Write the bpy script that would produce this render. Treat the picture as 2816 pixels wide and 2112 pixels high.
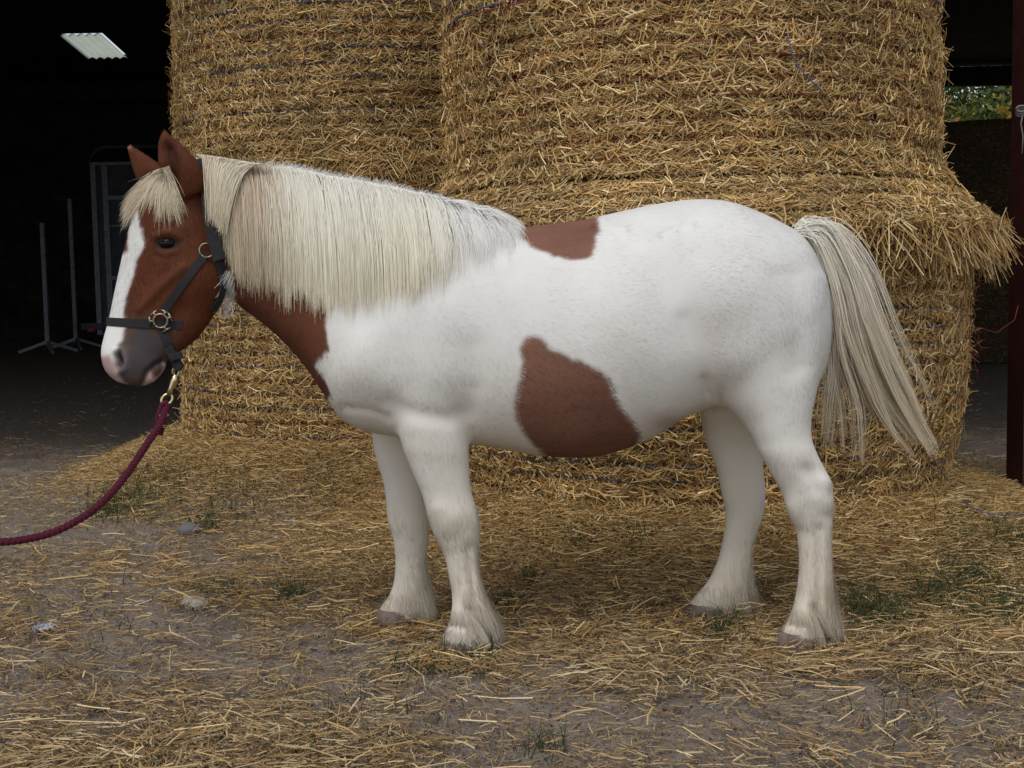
import bpy, bmesh, math, random
import numpy as np
from mathutils import Vector, Matrix
from mathutils.bvhtree import BVHTree
R = math.radians
rng = np.random.default_rng(7); random.seed(7)
for o in list(bpy.data.objects): bpy.data.objects.remove(o)
S = bpy.context.scene; COL = S.collection

# ------------------------------------------------------------------ camera, sky, sun, exposure
W0, H0, F0 = 2816., 2112., 3437.
CAM = np.array((0., 0., 1.10)); PITCH, ROLL = R(4.63), R(-1.0)
cd = bpy.data.cameras.new('camera'); cam = bpy.data.objects.new('camera', cd); COL.objects.link(cam)
cd.sensor_width = 36; cd.lens = F0 / W0 * 36; cd.clip_end = 400; cd.clip_start = .05
RM = Matrix.Rotation(math.pi / 2 - PITCH, 3, 'X') @ Matrix.Rotation(ROLL, 3, 'Z')
cam.matrix_world = Matrix.Translation(CAM) @ RM.to_4x4(); S.camera = cam
RN = np.array(RM)
w = bpy.data.worlds.new('World'); S.world = w; w.use_nodes = True
nt = w.node_tree; bg = nt.nodes['Background']
sk = nt.nodes.new('ShaderNodeTexSky'); sk.sky_type = 'NISHITA'; sk.sun_disc = False
SUN_EL, SUN_AZ = R(60), R(205)          # azimuth clockwise from +Y: behind the camera, a little to the left
sk.sun_elevation = SUN_EL; sk.sun_rotation = SUN_AZ
hs = nt.nodes.new('ShaderNodeHueSaturation'); hs.inputs['Saturation'].default_value = .30
nt.links.new(sk.outputs[0], hs.inputs['Color']); nt.links.new(hs.outputs[0], bg.inputs[0]); bg.inputs[1].default_value = .15
sl = bpy.data.lights.new('sun', 'SUN'); sl.energy = 1.2; sl.angle = R(25); sl.color = (1, .97, .92)
so = bpy.data.objects.new('sun', sl); COL.objects.link(so)
sd = Vector((math.sin(SUN_AZ) * math.cos(SUN_EL), math.cos(SUN_AZ) * math.cos(SUN_EL), math.sin(SUN_EL)))
so.rotation_euler = sd.to_track_quat('Z', 'Y').to_euler()
S.view_settings.view_transform = 'Standard'; S.view_settings.look = 'None'; S.view_settings.exposure = -0.07; S.view_settings.gamma = 1

# ------------------------------------------------------------------ helpers
def ray(u, v):
    d = np.array(((u - W0 / 2) / F0, -(v - H0 / 2) / F0, -1.)); return RN @ d
def P(u, v, Y):                          # photograph pixel -> point at depth Y
    d = ray(u, v); return CAM + d * (Y / d[1])
def PG(u, v, z=0.):
    d = ray(u, v); return CAM + d * ((z - CAM[2]) / d[2])
def proj(A):                             # world points -> photograph pixels
    q = (np.asarray(A) - CAM) @ RN
    return np.stack([W0 / 2 + F0 * q[:, 0] / -q[:, 2], H0 / 2 - F0 * q[:, 1] / -q[:, 2]], 1)
def inpoly(p, poly):
    x, y = p[:, 0], p[:, 1]; r = np.zeros(len(p), bool); n = len(poly)
    for i in range(n):
        x1, y1 = poly[i]; x2, y2 = poly[(i + 1) % n]
        if y1 == y2: continue
        r ^= ((y1 > y) != (y2 > y)) & (x < (x2 - x1) * (y - y1) / (y2 - y1) + x1)
    return r
def dseg(p, line):
    d = np.full(len(p), 1e9)
    if len(line) == 1: return np.hypot(p[:, 0] - line[0][0], p[:, 1] - line[0][1])
    for a, b in zip(line[:-1], line[1:]):
        a = np.array(a, float); b = np.array(b, float); ab = b - a
        t = np.clip(((p - a) @ ab) / (ab @ ab), 0, 1)
        d = np.minimum(d, np.linalg.norm(p - a - t[:, None] * ab, axis=1))
    return d
def wob(p, s, seed=0):                   # cheap smooth 2-D/3-D noise in about -1..1
    r = np.random.default_rng(seed); o = np.zeros(len(p))
    for k in range(7):
        a = r.normal(size=p.shape[1]); a *= (0.6 + .35 * k) / np.linalg.norm(a)
        o += np.sin(p @ a / s + r.uniform(0, 6.28)) / (1 + .25 * k)
    return o / 3.2
def norm(a): return a / np.maximum(np.linalg.norm(a, axis=-1, keepdims=True), 1e-9)

def mesh_obj(name, V, Fq, mat=None, parent=None, smooth=True, cols=None, nrm=None, loc=None):
    """V (n,3) world points, Fq (m,k) equal sized faces"""
    me = bpy.data.meshes.new(name); V = np.asarray(V, np.float32); Fq = np.asarray(Fq, np.int32)
    org = np.array(loc if loc is not None else ((0, 0, 0) if parent is None else parent.location), np.float32)
    m, k = Fq.shape
    me.vertices.add(len(V)); me.vertices.foreach_set('co', (V - org).ravel())
    me.loops.add(m * k); me.loops.foreach_set('vertex_index', Fq.ravel())
    me.polygons.add(m); me.polygons.foreach_set('loop_start', np.arange(0, m * k, k, dtype=np.int32))
    me.polygons.foreach_set('use_smooth', np.full(m, smooth))
    me.update(calc_edges=True)
    if cols is not None: setcol(me, cols)
    if nrm is not None: me.normals_split_custom_set_from_vertices(nrm.astype(np.float32))
    if mat: me.materials.append(mat)
    o = bpy.data.objects.new(name, me); COL.objects.link(o)
    if parent is not None: o.parent = parent
    else: o.location = Vector([float(c) for c in org])
    return o
def setcol(me, cols):
    a = me.color_attributes.new('Col', 'FLOAT_COLOR', 'POINT')
    c = np.ones((len(cols), 4), np.float32); c[:, :3] = cols; a.data.foreach_set('color', c.ravel())
class MB:                                # collects mixed pieces into one mesh
    def __init__(s): s.v = []; s.f = []
    def add(s, vs, fs):
        n = len(s.v); s.v += [tuple(map(float, v)) for v in vs]; s.f += [tuple(i + n for i in f) for f in fs]
    def box(s, a, b, rz=0.):
        (x0, y0, z0), (x1, y1, z1) = a, b
        vs = [(x0, y0, z0), (x1, y0, z0), (x1, y1, z0), (x0, y1, z0), (x0, y0, z1), (x1, y0, z1), (x1, y1, z1), (x0, y1, z1)]
        s.add(vs, [(0, 3, 2, 1), (4, 5, 6, 7), (0, 1, 5, 4), (1, 2, 6, 5), (2, 3, 7, 6), (3, 0, 4, 7)])
    def tube(s, pts, r, n=8, cap=True):
        pts = [Vector(p) for p in pts]; rr = r if hasattr(r, '__len__') else [r] * len(pts)
        rings = []; up = None
        for i, p in enumerate(pts):
            t = (pts[min(i + 1, len(pts) - 1)] - pts[max(i - 1, 0)]).normalized()
            if up is None: up = t.orthogonal()
            up = (up - t * up.dot(t)).normalized(); b = t.cross(up)
            rings.append([p + (up * math.cos(6.28319 * k / n) + b * math.sin(6.28319 * k / n)) * rr[i] for k in range(n)])
        vs = [v for q in rings for v in q]; fs = []
        for i in range(len(pts) - 1):
            for k in range(n): fs.append((i * n + k, i * n + (k + 1) % n, (i + 1) * n + (k + 1) % n, (i + 1) * n + k))
        if cap: fs.append(tuple(range(n - 1, -1, -1))); fs.append(tuple((len(pts) - 1) * n + k for k in range(n)))
        s.add(vs, fs)
    def bar(s, a, b, wx, wy):            # rectangular bar from a to b
        a = Vector(a); b = Vector(b); t = (b - a).normalized(); u = t.cross(Vector((0, 1, 0)))
        if u.length < .05: u = Vector((1, 0, 0))
        u.normalize(); v = t.cross(u)
        vs = [p + u * sx * wx / 2 + v * sy * wy / 2 for p in (a, b) for sx, sy in ((-1, -1), (1, -1), (1, 1), (-1, 1))]
        s.add(vs, [(3, 2, 1, 0), (4, 5, 6, 7), (0, 1, 5, 4), (1, 2, 6, 5), (2, 3, 7, 6), (3, 0, 4, 7)])
    def build(s, name, mat, parent=None, smooth=False, bevel=0, loc=None):
        org = Vector(loc) if loc is not None else (parent.location if parent else Vector((0, 0, 0)))
        me = bpy.data.meshes.new(name); me.from_pydata([tuple(Vector(v) - org) for v in s.v], [], s.f)
        bm = bmesh.new(); bm.from_mesh(me); bmesh.ops.recalc_face_normals(bm, faces=bm.faces); bm.to_mesh(me); bm.free()
        me.polygons.foreach_set('use_smooth', [smooth] * len(me.polygons)); me.update()
        if mat: me.materials.append(mat)
        o = bpy.data.objects.new(name, me); COL.objects.link(o)
        if parent: o.parent = parent
        else: o.location = org
        if bevel:
            md = o.modifiers.new('bevel', 'BEVEL'); md.width = bevel; md.segments = 2; md.limit_method = 'ANGLE'
        return o
def empty(name, loc, label, cat, group=None):
    o = bpy.data.objects.new(name, None); COL.objects.link(o); o.location = Vector([float(c) for c in loc]); o.empty_display_size = .1
    return tag(o, label, cat, group)
def tag(o, label=None, cat=None, group=None, kind=None):
    if label: o['label'] = label
    if cat: o['category'] = cat
    if group: o['group'] = group
    if kind: o['kind'] = kind
    return o

# ------------------------------------------------------------------ materials
def mat(name, col=(.5, .5, .5), rough=.6, metal=0., attr=False, noise=0., scale=20., bump=0., bscale=60., spec=.5, col2=None, stretch=None, sheen=0.):
    m = bpy.data.materials.new(name); m.use_nodes = True; n = m.node_tree; b = n.nodes['Principled BSDF']
    b.inputs['Roughness'].default_value = rough; b.inputs['Metallic'].default_value = metal
    b.inputs['Specular IOR Level'].default_value = spec
    if sheen: b.inputs['Sheen Weight'].default_value = sheen
    tc = n.nodes.new('ShaderNodeTexCoord'); mp = n.nodes.new('ShaderNodeMapping')
    n.links.new(tc.outputs['Object'], mp.inputs[0])
    if stretch: mp.inputs['Scale'].default_value = stretch
    if attr:
        a = n.nodes.new('ShaderNodeAttribute'); a.attribute_name = 'Col'; src = a.outputs['Color']
    else:
        a = n.nodes.new('ShaderNodeRGB'); a.outputs[0].default_value = (*col, 1); src = a.outputs[0]
    if noise or col2:
        t = n.nodes.new('ShaderNodeTexNoise'); t.inputs['Scale'].default_value = scale; t.inputs['Detail'].default_value = 6
        n.links.new(mp.outputs[0], t.inputs['Vector'])
        if col2:
            mx = n.nodes.new('ShaderNodeMix'); mx.data_type = 'RGBA'
            cr = n.nodes.new('ShaderNodeMapRange'); cr.inputs[1].default_value = .38; cr.inputs[2].default_value = .62
            n.links.new(t.outputs['Fac'], cr.inputs[0]); n.links.new(cr.outputs[0], mx.inputs[0])
            n.links.new(src, mx.inputs[6]); mx.inputs[7].default_value = (*col2, 1); src = mx.outputs[2]
        if noise:
            mr = n.nodes.new('ShaderNodeMapRange'); mr.inputs[1].default_value = .3; mr.inputs[2].default_value = .7
            mr.inputs[3].default_value = 1 - noise; mr.inputs[4].default_value = 1 + noise
            n.links.new(t.outputs['Fac'], mr.inputs[0])
            vm = n.nodes.new('ShaderNodeVectorMath'); vm.operation = 'SCALE'
            n.links.new(src, vm.inputs[0]); n.links.new(mr.outputs[0], vm.inputs['Scale']); src = vm.outputs[0]
    n.links.new(src, b.inputs['Base Color'])
    if bump:
        t2 = n.nodes.new('ShaderNodeTexNoise'); t2.inputs['Scale'].default_value = bscale; t2.inputs['Detail'].default_value = 8
        n.links.new(mp.outputs[0], t2.inputs['Vector'])
        bp = n.nodes.new('ShaderNodeBump'); bp.inputs['Strength'].default_value = bump; bp.inputs['Distance'].default_value = .02
        n.links.new(t2.outputs['Fac'], bp.inputs['Height']); n.links.new(bp.outputs[0], b.inputs['Normal'])
    return m
M = dict(
    coat=mat('coat', attr=True, rough=.75, noise=.03, scale=12, spec=.2),
    hair=mat('hair', attr=True, rough=.5, spec=.3),
    fur=mat('fur', attr=True, rough=.7, spec=.2),
    straw=mat('straw', attr=True, rough=.5, spec=.35),
    balecore=mat('bale_core', (.24, .14, .045), rough=.9, col2=(.11, .062, .022), scale=40, bump=.8, bscale=90, stretch=(1, 1, 4)),
    dirt=mat('dirt', (.31, .262, .218), rough=.95, col2=(.20, .16, .127), scale=5, noise=.35, bump=.9, bscale=70, spec=.2),
    hoof=mat('hoof', (.12, .085, .065), rough=.7, col2=(.20, .15, .12), scale=30, stretch=(1, 1, .4)),
    web=mat('webbing', (.016, .016, .019), rough=.75, noise=.25, scale=300, bump=.4, bscale=500),
    steel=mat('steel', (.33, .28, .22), rough=.38, metal=1., noise=.2, scale=40),
    brass=mat('brass', (.80, .66, .40), rough=.32, metal=1., noise=.15, scale=60),
    rope=mat('rope', (.15, .008, .035), rough=.85, noise=.35, scale=160, bump=.9, bscale=300),
    blue=mat('blue_twine', (.045, .095, .26), rough=.5, noise=.2), red=mat('red_twine', (.30, .05, .03), rough=.5, noise=.2),
    greytw=mat('grey_rope', (.2, .19, .19), rough=.7),
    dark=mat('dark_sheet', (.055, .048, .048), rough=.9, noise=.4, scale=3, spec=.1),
    redpaint=mat('red_oxide_paint', (.06, .010, .011), rough=.6, noise=.35, scale=14, col2=(.05, .012, .012)),
    galv=mat('galvanised', (.28, .31, .36), rough=.5, metal=.3, noise=.3, scale=20),
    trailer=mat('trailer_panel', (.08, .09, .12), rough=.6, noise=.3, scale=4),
    redlabel=mat('red_reflector', (.4, .03, .02), rough=.4),
    grass=mat('grass', attr=True, rough=.6), leaf=mat('leaf', attr=True, rough=.6),
    bark=mat('bark', (.07, .05, .035), rough=.9, noise=.4, scale=10, bump=.6),
    stone=mat('stone', (.17, .16, .16), rough=.8, col2=(.14, .135, .15), scale=18, noise=.2, bump=.3),
    rust=mat('rust_stain', (.25, .09, .045), rough=.9),
    lime=mat('limestone', (.40, .36, .30), rough=.95, noise=.3, scale=60, bump=.6, bscale=120),
    scrap=mat('plastic_scrap', (.42, .42, .46), rough=.4, noise=.2, scale=80),
    eye=mat('eye', (.008, .005, .005), rough=.05, spec=.22),
)
sm = bpy.data.materials.new('skylight_sheet'); sm.use_nodes = True
b = sm.node_tree.nodes['Principled BSDF']; tr = sm.node_tree.nodes.new('ShaderNodeBsdfTranslucent'); tr.inputs[0].default_value = (.50, .55, .46, 1)
nz = sm.node_tree.nodes.new('ShaderNodeTexNoise'); nz.inputs['Scale'].default_value = 3
cr_ = sm.node_tree.nodes.new('ShaderNodeMapRange'); cr_.inputs[3].default_value = .0; cr_.inputs[4].default_value = .25
sm.node_tree.links.new(nz.outputs['Fac'], cr_.inputs[0])
mxs = sm.node_tree.nodes.new('ShaderNodeMixShader'); b.inputs['Base Color'].default_value = (.3, .3, .26, 1)
sm.node_tree.links.new(cr_.outputs[0], mxs.inputs[0]); sm.node_tree.links.new(tr.outputs[0], mxs.inputs[1]); sm.node_tree.links.new(b.outputs[0], mxs.inputs[2])
sm.node_tree.links.new(mxs.outputs[0], sm.node_tree.nodes['Material Output'].inputs[0]); M['sky_sheet'] = sm

def translucent(m, f):
    n = m.node_tree; b = n.nodes['Principled BSDF']; t = n.nodes.new('ShaderNodeBsdfTranslucent'); mx = n.nodes.new('ShaderNodeMixShader'); mx.inputs[0].default_value = f
    n.links.new(b.inputs['Base Color'].links[0].from_socket, t.inputs[0]); n.links.new(b.outputs[0], mx.inputs[1]); n.links.new(t.outputs[0], mx.inputs[2]); n.links.new(mx.outputs[0], n.nodes['Material Output'].inputs[0])
translucent(M['grass'], .25); translucent(M['leaf'], .35)
# ------------------------------------------------------------------ strips: straws, hair
def straws(C, D, N, L, Wd, bend=0.06, st=3):
    """folded strips: st stations x 3 verts -> V, F"""
    n = len(C); D = norm(D); Bn = norm(np.cross(D, N)); Nn = np.cross(Bn, D)
    b = rng.normal(size=n) * bend * L; V = np.empty((n, st, 3, 3), np.float32)
    for i in range(st):
        t = i / (st - 1) * 2 - 1
        c = C + D * (L * t / 2)[:, None] + Bn * (b * (1 - t * t))[:, None]
        V[:, i, 0] = c - Bn * (Wd / 2)[:, None]; V[:, i, 1] = c + Nn * (Wd * .4)[:, None]; V[:, i, 2] = c + Bn * (Wd / 2)[:, None]
    base = (np.arange(n) * st * 3)[:, None]; F = []
    for i in range(st - 1):
        for k in range(2): F.append(np.stack([i * 3 + k, i * 3 + k + 1, (i + 1) * 3 + k + 1, (i + 1) * 3 + k])[None, :] + base)
    return V.reshape(-1, 3), np.concatenate(F, 0)
PAL = np.array([(.62, .44, .19), (.52, .34, .13), (.43, .27, .10), (.70, .56, .31), (.33, .20, .08), (.57, .42, .22), (.27, .17, .07), (.50, .36, .18), (.78, .66, .42), (.40, .25, .11)])
PAL = PAL * np.array((1.04, .96, .80))
def straw_cols(n, st=3, mul=1., pal=PAL, pw=None):
    c = pal[rng.choice(len(pal), n, p=pw)] * rng.uniform(.75, 1.2, (n, 1)) * mul
    return np.repeat(c, st * 3, 0)
def merge(parts):
    V = []; F = []; Cc = []; o = 0
    for v, f, c in parts: V.append(v); F.append(f + o); Cc.append(c); o += len(v)
    return np.concatenate(V), np.concatenate(F), np.concatenate(Cc)
def hairmesh(name, Pt, Wd, cols, tipc, out, k_=.22):
    v, f, c = strands(Pt, Wd, cols, tipc); o_ = norm(np.array([out], float)); n, k, _ = Pt.shape
    g = rng.normal(size=(n, 3)) * k_; T = norm(np.gradient(Pt, axis=1)); nn = o_[None] + g[:, None, :]; nn = norm(nn - T * (nn * T).sum(2, keepdims=True) * .7)
    nn = np.repeat(nn.reshape(-1, 3), 3, 0); return mesh_obj(name, v, f, M['hair'], horse, cols=c, nrm=nn)
def strands(Pt, Wd, cols, tipc=None, ref=(0, -1, 0)):
    """Pt (n,k,3) -> folded tapered ribbons"""
    n, k, _ = Pt.shape; T = np.gradient(Pt, axis=1); T = norm(T)
    rf = norm(np.array(ref, float)[None, :] + rng.normal(size=(n, 3)) * .35)
    B = norm(np.cross(T, rf[:, None, :])); Nn = np.cross(B, T)
    tp = np.linspace(0, 1, k); wv = (np.asarray(Wd)[:, None] * (1 - .8 * tp ** 2)[None, :])[..., None]
    V = np.stack([Pt - B * wv / 2, Pt - Nn * wv * .35, Pt + B * wv / 2], 2).reshape(-1, 3)
    base = (np.arange(n) * k * 3)[:, None]; F = []
    for i in range(k - 1):
        for j in range(2): F.append(np.array([i * 3 + j, i * 3 + j + 1, (i + 1) * 3 + j + 1, (i + 1) * 3 + j])[None] + base)
    c = np.repeat(cols[:, None, :], k, 1)
    if tipc is not None: c = c * (1 - tp[None, :, None]) + tipc[:, None, :] * tp[None, :, None]
    return V, np.concatenate(F, 0), np.repeat(c.reshape(-1, 3), 3, 0)

# ------------------------------------------------------------------ ground
BR = (0.863, 6.06); BL = (-0.80, 7.70)      # centres of the right and the left bale stack
def sst(x, a, b): t = np.clip((x - a) / (b - a), 0, 1); return t * t * (3 - 2 * t)
def G(x, y):
    x = np.asarray(x, float); y = np.asarray(y, float)
    d1 = np.hypot(x - BR[0], y - BR[1]) - 1.15; d2 = np.hypot(x - BL[0], y - BL[1]) - 1.2
    g = .15 * (1 - sst(d1, 0., .75)) ; g2 = .22 * (1 - sst(d2, 0., .8)); g = np.maximum(g, g2)
    p = np.stack([x, y], -1).reshape(-1, 2)
    return g - .013 + (wob(p, .22, 3) * .010 + wob(p, .07, 4) * .005).reshape(x.shape)
gx = np.concatenate([-60 * np.linspace(1, .07, 14) ** 1.5, np.linspace(-3.2, 4.2, 560)[0:], 60 * np.linspace(.09, 1, 14) ** 1.5])
gx = np.unique(np.round(gx, 4)); gy = np.unique(np.concatenate([np.linspace(-60, 1.5, 16), np.linspace(1.6, 9, 560), np.linspace(9.3, 80, 60)]))
GX, GY = np.meshgrid(gx, gy); GZ = G(GX, GY)
# rough soil relief near the camera: clods and hoof prints
pp = np.stack([GX, GY], -1).reshape(-1, 2)
rel = (np.abs(wob(pp, .06, 11)) * .018 - .006 + np.abs(wob(pp, .028, 12)) * .007 + wob(pp, .16, 13) * .006).reshape(GX.shape)
near = ((GX > -3.2) & (GX < 4.2) & (GY > 1.6) & (GY < 9)); GZ = GZ + rel * near
nx = len(gx); ny = len(gy); ii = (np.arange(ny - 1)[:, None] * nx + np.arange(nx - 1)[None]).ravel()
ground = mesh_obj('ground', np.stack([GX, GY, GZ], -1).reshape(-1, 3), np.stack([ii, ii + 1, ii + 1 + nx, ii + nx], 1), M['dirt'])
tag(ground, 'dry grey brown trampled earth of the yard', 'ground', kind='structure')

# ------------------------------------------------------------------ loose straw on the ground
def dens(x, y):
    p = np.stack([x, y], 1); px = proj(np.stack([x, y, np.zeros(len(x))], 1))
    u, v = px[:, 0], px[:, 1]
    d = .10 + .24 * wob(p, .16, 21) + .16 * wob(p, .05, 22) + .22 * wob(p, .35, 23)
    d += .62 * (1 - sst(np.abs(v - 1480), 80, 300)) * sst(u, 200, 800)
    d += .40 * sst(u, 1100, 2000) * sst(v, 1300, 1600) * (1 - .75 * sst(v, 1830, 1960))
    d += .22 * sst(v, 1980, 2080) * (1 - sst(u, 900, 1300))
    d = d + .18 * np.clip(wob(p, .028, 24) * 1.6, -1, 1) * (d < .9)
    d1 = np.hypot(x - BR[0], y - BR[1]) - 1.15; d2 = np.hypot(x - BL[0], y - BL[1]) - 1.2
    d += 1.2 * (1 - sst(np.minimum(d1, d2), .1, .9))
    vv_ = v + 110 * wob(p, .13, 25); d -= .34 * sst(vv_, 1800, 1990) * sst(u, 1000, 1400) * (1 - sst(u, 2000, 2500))
    d += .35 * (1 - sst(np.abs(v + 60 * wob(p, .11, 26) - 1740), 40, 200)) * sst(u, 1000, 1300)
    d -= .6 * sst(y, 8, 14)
    return np.clip(d, .07, 1.5) / 1.5
def scatter_ground(n, L0, L1, w0, w1, flat, lift, mul=1., pal=PAL, dm=1.):
    Yr = 1 / rng.uniform(1 / 16., 1 / 1.9, n * 4); Xr = rng.uniform(-.52, .52, n * 4) * Yr
    keep = rng.uniform(size=n * 4) < dens(Xr, Yr); 
    Xr, Yr = Xr[keep][:n], Yr[keep][:n]; n = len(Xr)
    sm_ = .010 + .02 * np.abs(rng.normal(size=n)) * lift
    C = np.stack([Xr, Yr, G(Xr, Yr) + sm_], 1)
    a = np.where(rng.uniform(size=n) < .6, wob(C[:, :2], .12, 27) * 2.6 + rng.normal(size=n) * .45, rng.uniform(0, 2 * np.pi, n)); D = np.stack([np.cos(a), np.sin(a) * .8, rng.normal(size=n) * flat], 1)
    N = np.tile((0, 0, 1.), (n, 1)) + rng.normal(size=(n, 3)) * .5
    V, F = straws(C, D, N, rng.uniform(L0, L1, n), rng.uniform(w0, w1, n))
    px = proj(C)
    cc = straw_cols(n, mul=mul, pal=pal).reshape(n, 9, 3)
    grey = np.clip(sst(px[:, 1], 1500, 1900), 0, 1)[:, None, None] * .2    # weathered, trampled straw further from the bales
    cc = cc * (1 - grey) + (cc.mean(2, keepdims=True) * np.array((1.06, .93, .78))) * grey
    return V, F, cc.reshape(-1, 3)
def base_scene_straw():
    parts = [scatter_ground(150000, .010, .040, .0015, .0035, .30, .7, .66),
             scatter_ground(62000, .02, .07, .002, .0045, .16, 1., .92),
             scatter_ground(5500, .06, .17, .0025, .0055, .10, 1.2, 1.15),
             scatter_ground(150000, .005, .022, .001, .0030, .6, .8, .55, np.array([(.3, .24, .17), (.22, .16, .1), (.42, .35, .25), (.16, .12, .08)]))]
    for (cx, cy), rb, n in ((BR, 1.17, 46000), (BL, 1.2, 34000)):
        th = rng.uniform(-1.75, 1.75, n); d = np.abs(rng.normal(size=n)) * .34; rr = rb - .03 + d; x = cx + rr * np.sin(th); y = cy - rr * np.cos(th)
        hz = np.abs(rng.normal(size=n)) * .035 * np.exp(-d / .3) + .012
        C = np.stack([x, y, G(x, y) + hz], 1); a = rng.uniform(0, 6.28, n); D = np.stack([np.cos(a), np.sin(a), rng.normal(size=n) * .25], 1)
        N = np.tile((0, -.35, 1.), (n, 1)) + rng.normal(size=(n, 3)) * .5; v, f = straws(C, D, N, rng.uniform(.02, .10, n), rng.uniform(.002, .0045, n)); parts.append((v, f, straw_cols(n, mul=.92)))
    for (u, vv, zz_) in ((1265, 1803, .03), (1090, 1727, .03), (2195, 1800, .03), (1945, 1710, .03)):
        g = PG(u, vv); n = 420; an = rng.uniform(0, 6.28, n); q = rng.uniform(.07, .17, n); x = g[0] + np.cos(an) * q; y = g[1] + np.sin(an) * q * .9 - .0
        C = np.stack([x, y, G(x, y) + .012 + np.abs(rng.normal(size=n)) * .009], 1); a = rng.uniform(0, 6.28, n); D = np.stack([np.cos(a), np.sin(a), rng.normal(size=n) * .3], 1)
        v, f = straws(C, D, np.tile((0, -.4, 1.), (n, 1)) + rng.normal(size=(n, 3)) * .5, rng.uniform(.02, .10, n), rng.uniform(.0018, .004, n)); parts.append((v, f, straw_cols(n, mul=.8)))
    V, F, Cc = merge(parts)
    o = mesh_obj('loose_straw', V, F, M['straw'], smooth=False, cols=Cc)
    tag(o, 'loose golden straw strewn over the earth around the bales', 'straw', kind='stuff')
base_scene_straw()
def crumbs(n):
    Yr = 1 / rng.uniform(1 / 9., 1 / 1.9, n); Xr = rng.uniform(-.5, .5, n) * Yr; s = .0014 + .0045 * rng.uniform(size=n) ** 4 + .0012 * (Yr / 4)
    ang = np.array([(1, 0, 0), (0, 1, 0), (-1, 0, 0), (0, -1, 0), (0, 0, .8), (0, 0, -.8)], float); V = ang[None] * s[:, None, None] * rng.uniform(.6, 1.4, (n, 6, 1))
    V = V + np.stack([Xr, Yr, G(Xr, Yr) + s * .6 + .006 * rng.uniform(size=n)], 1)[:, None, :]; f = np.array([(0, 1, 4), (1, 2, 4), (2, 3, 4), (3, 0, 4), (1, 0, 5), (2, 1, 5), (3, 2, 5), (0, 3, 5)])
    F = (np.arange(n) * 6)[:, None, None] + f[None]; c = np.array([(.27, .225, .185), (.19, .155, .125), (.34, .30, .26), (.14, .11, .085)])[rng.integers(0, 4, n)] * rng.uniform(.7, 1.2, (n, 1))
    tag(mesh_obj('soil_crumbs', V.reshape(-1, 3), F.reshape(-1, 3), M['fur'], smooth=False, cols=np.repeat(c, 6, 0)), 'crumbled grey brown soil and grit lying on the bare earth', 'soil', kind='stuff')
crumbs(42000)

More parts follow.
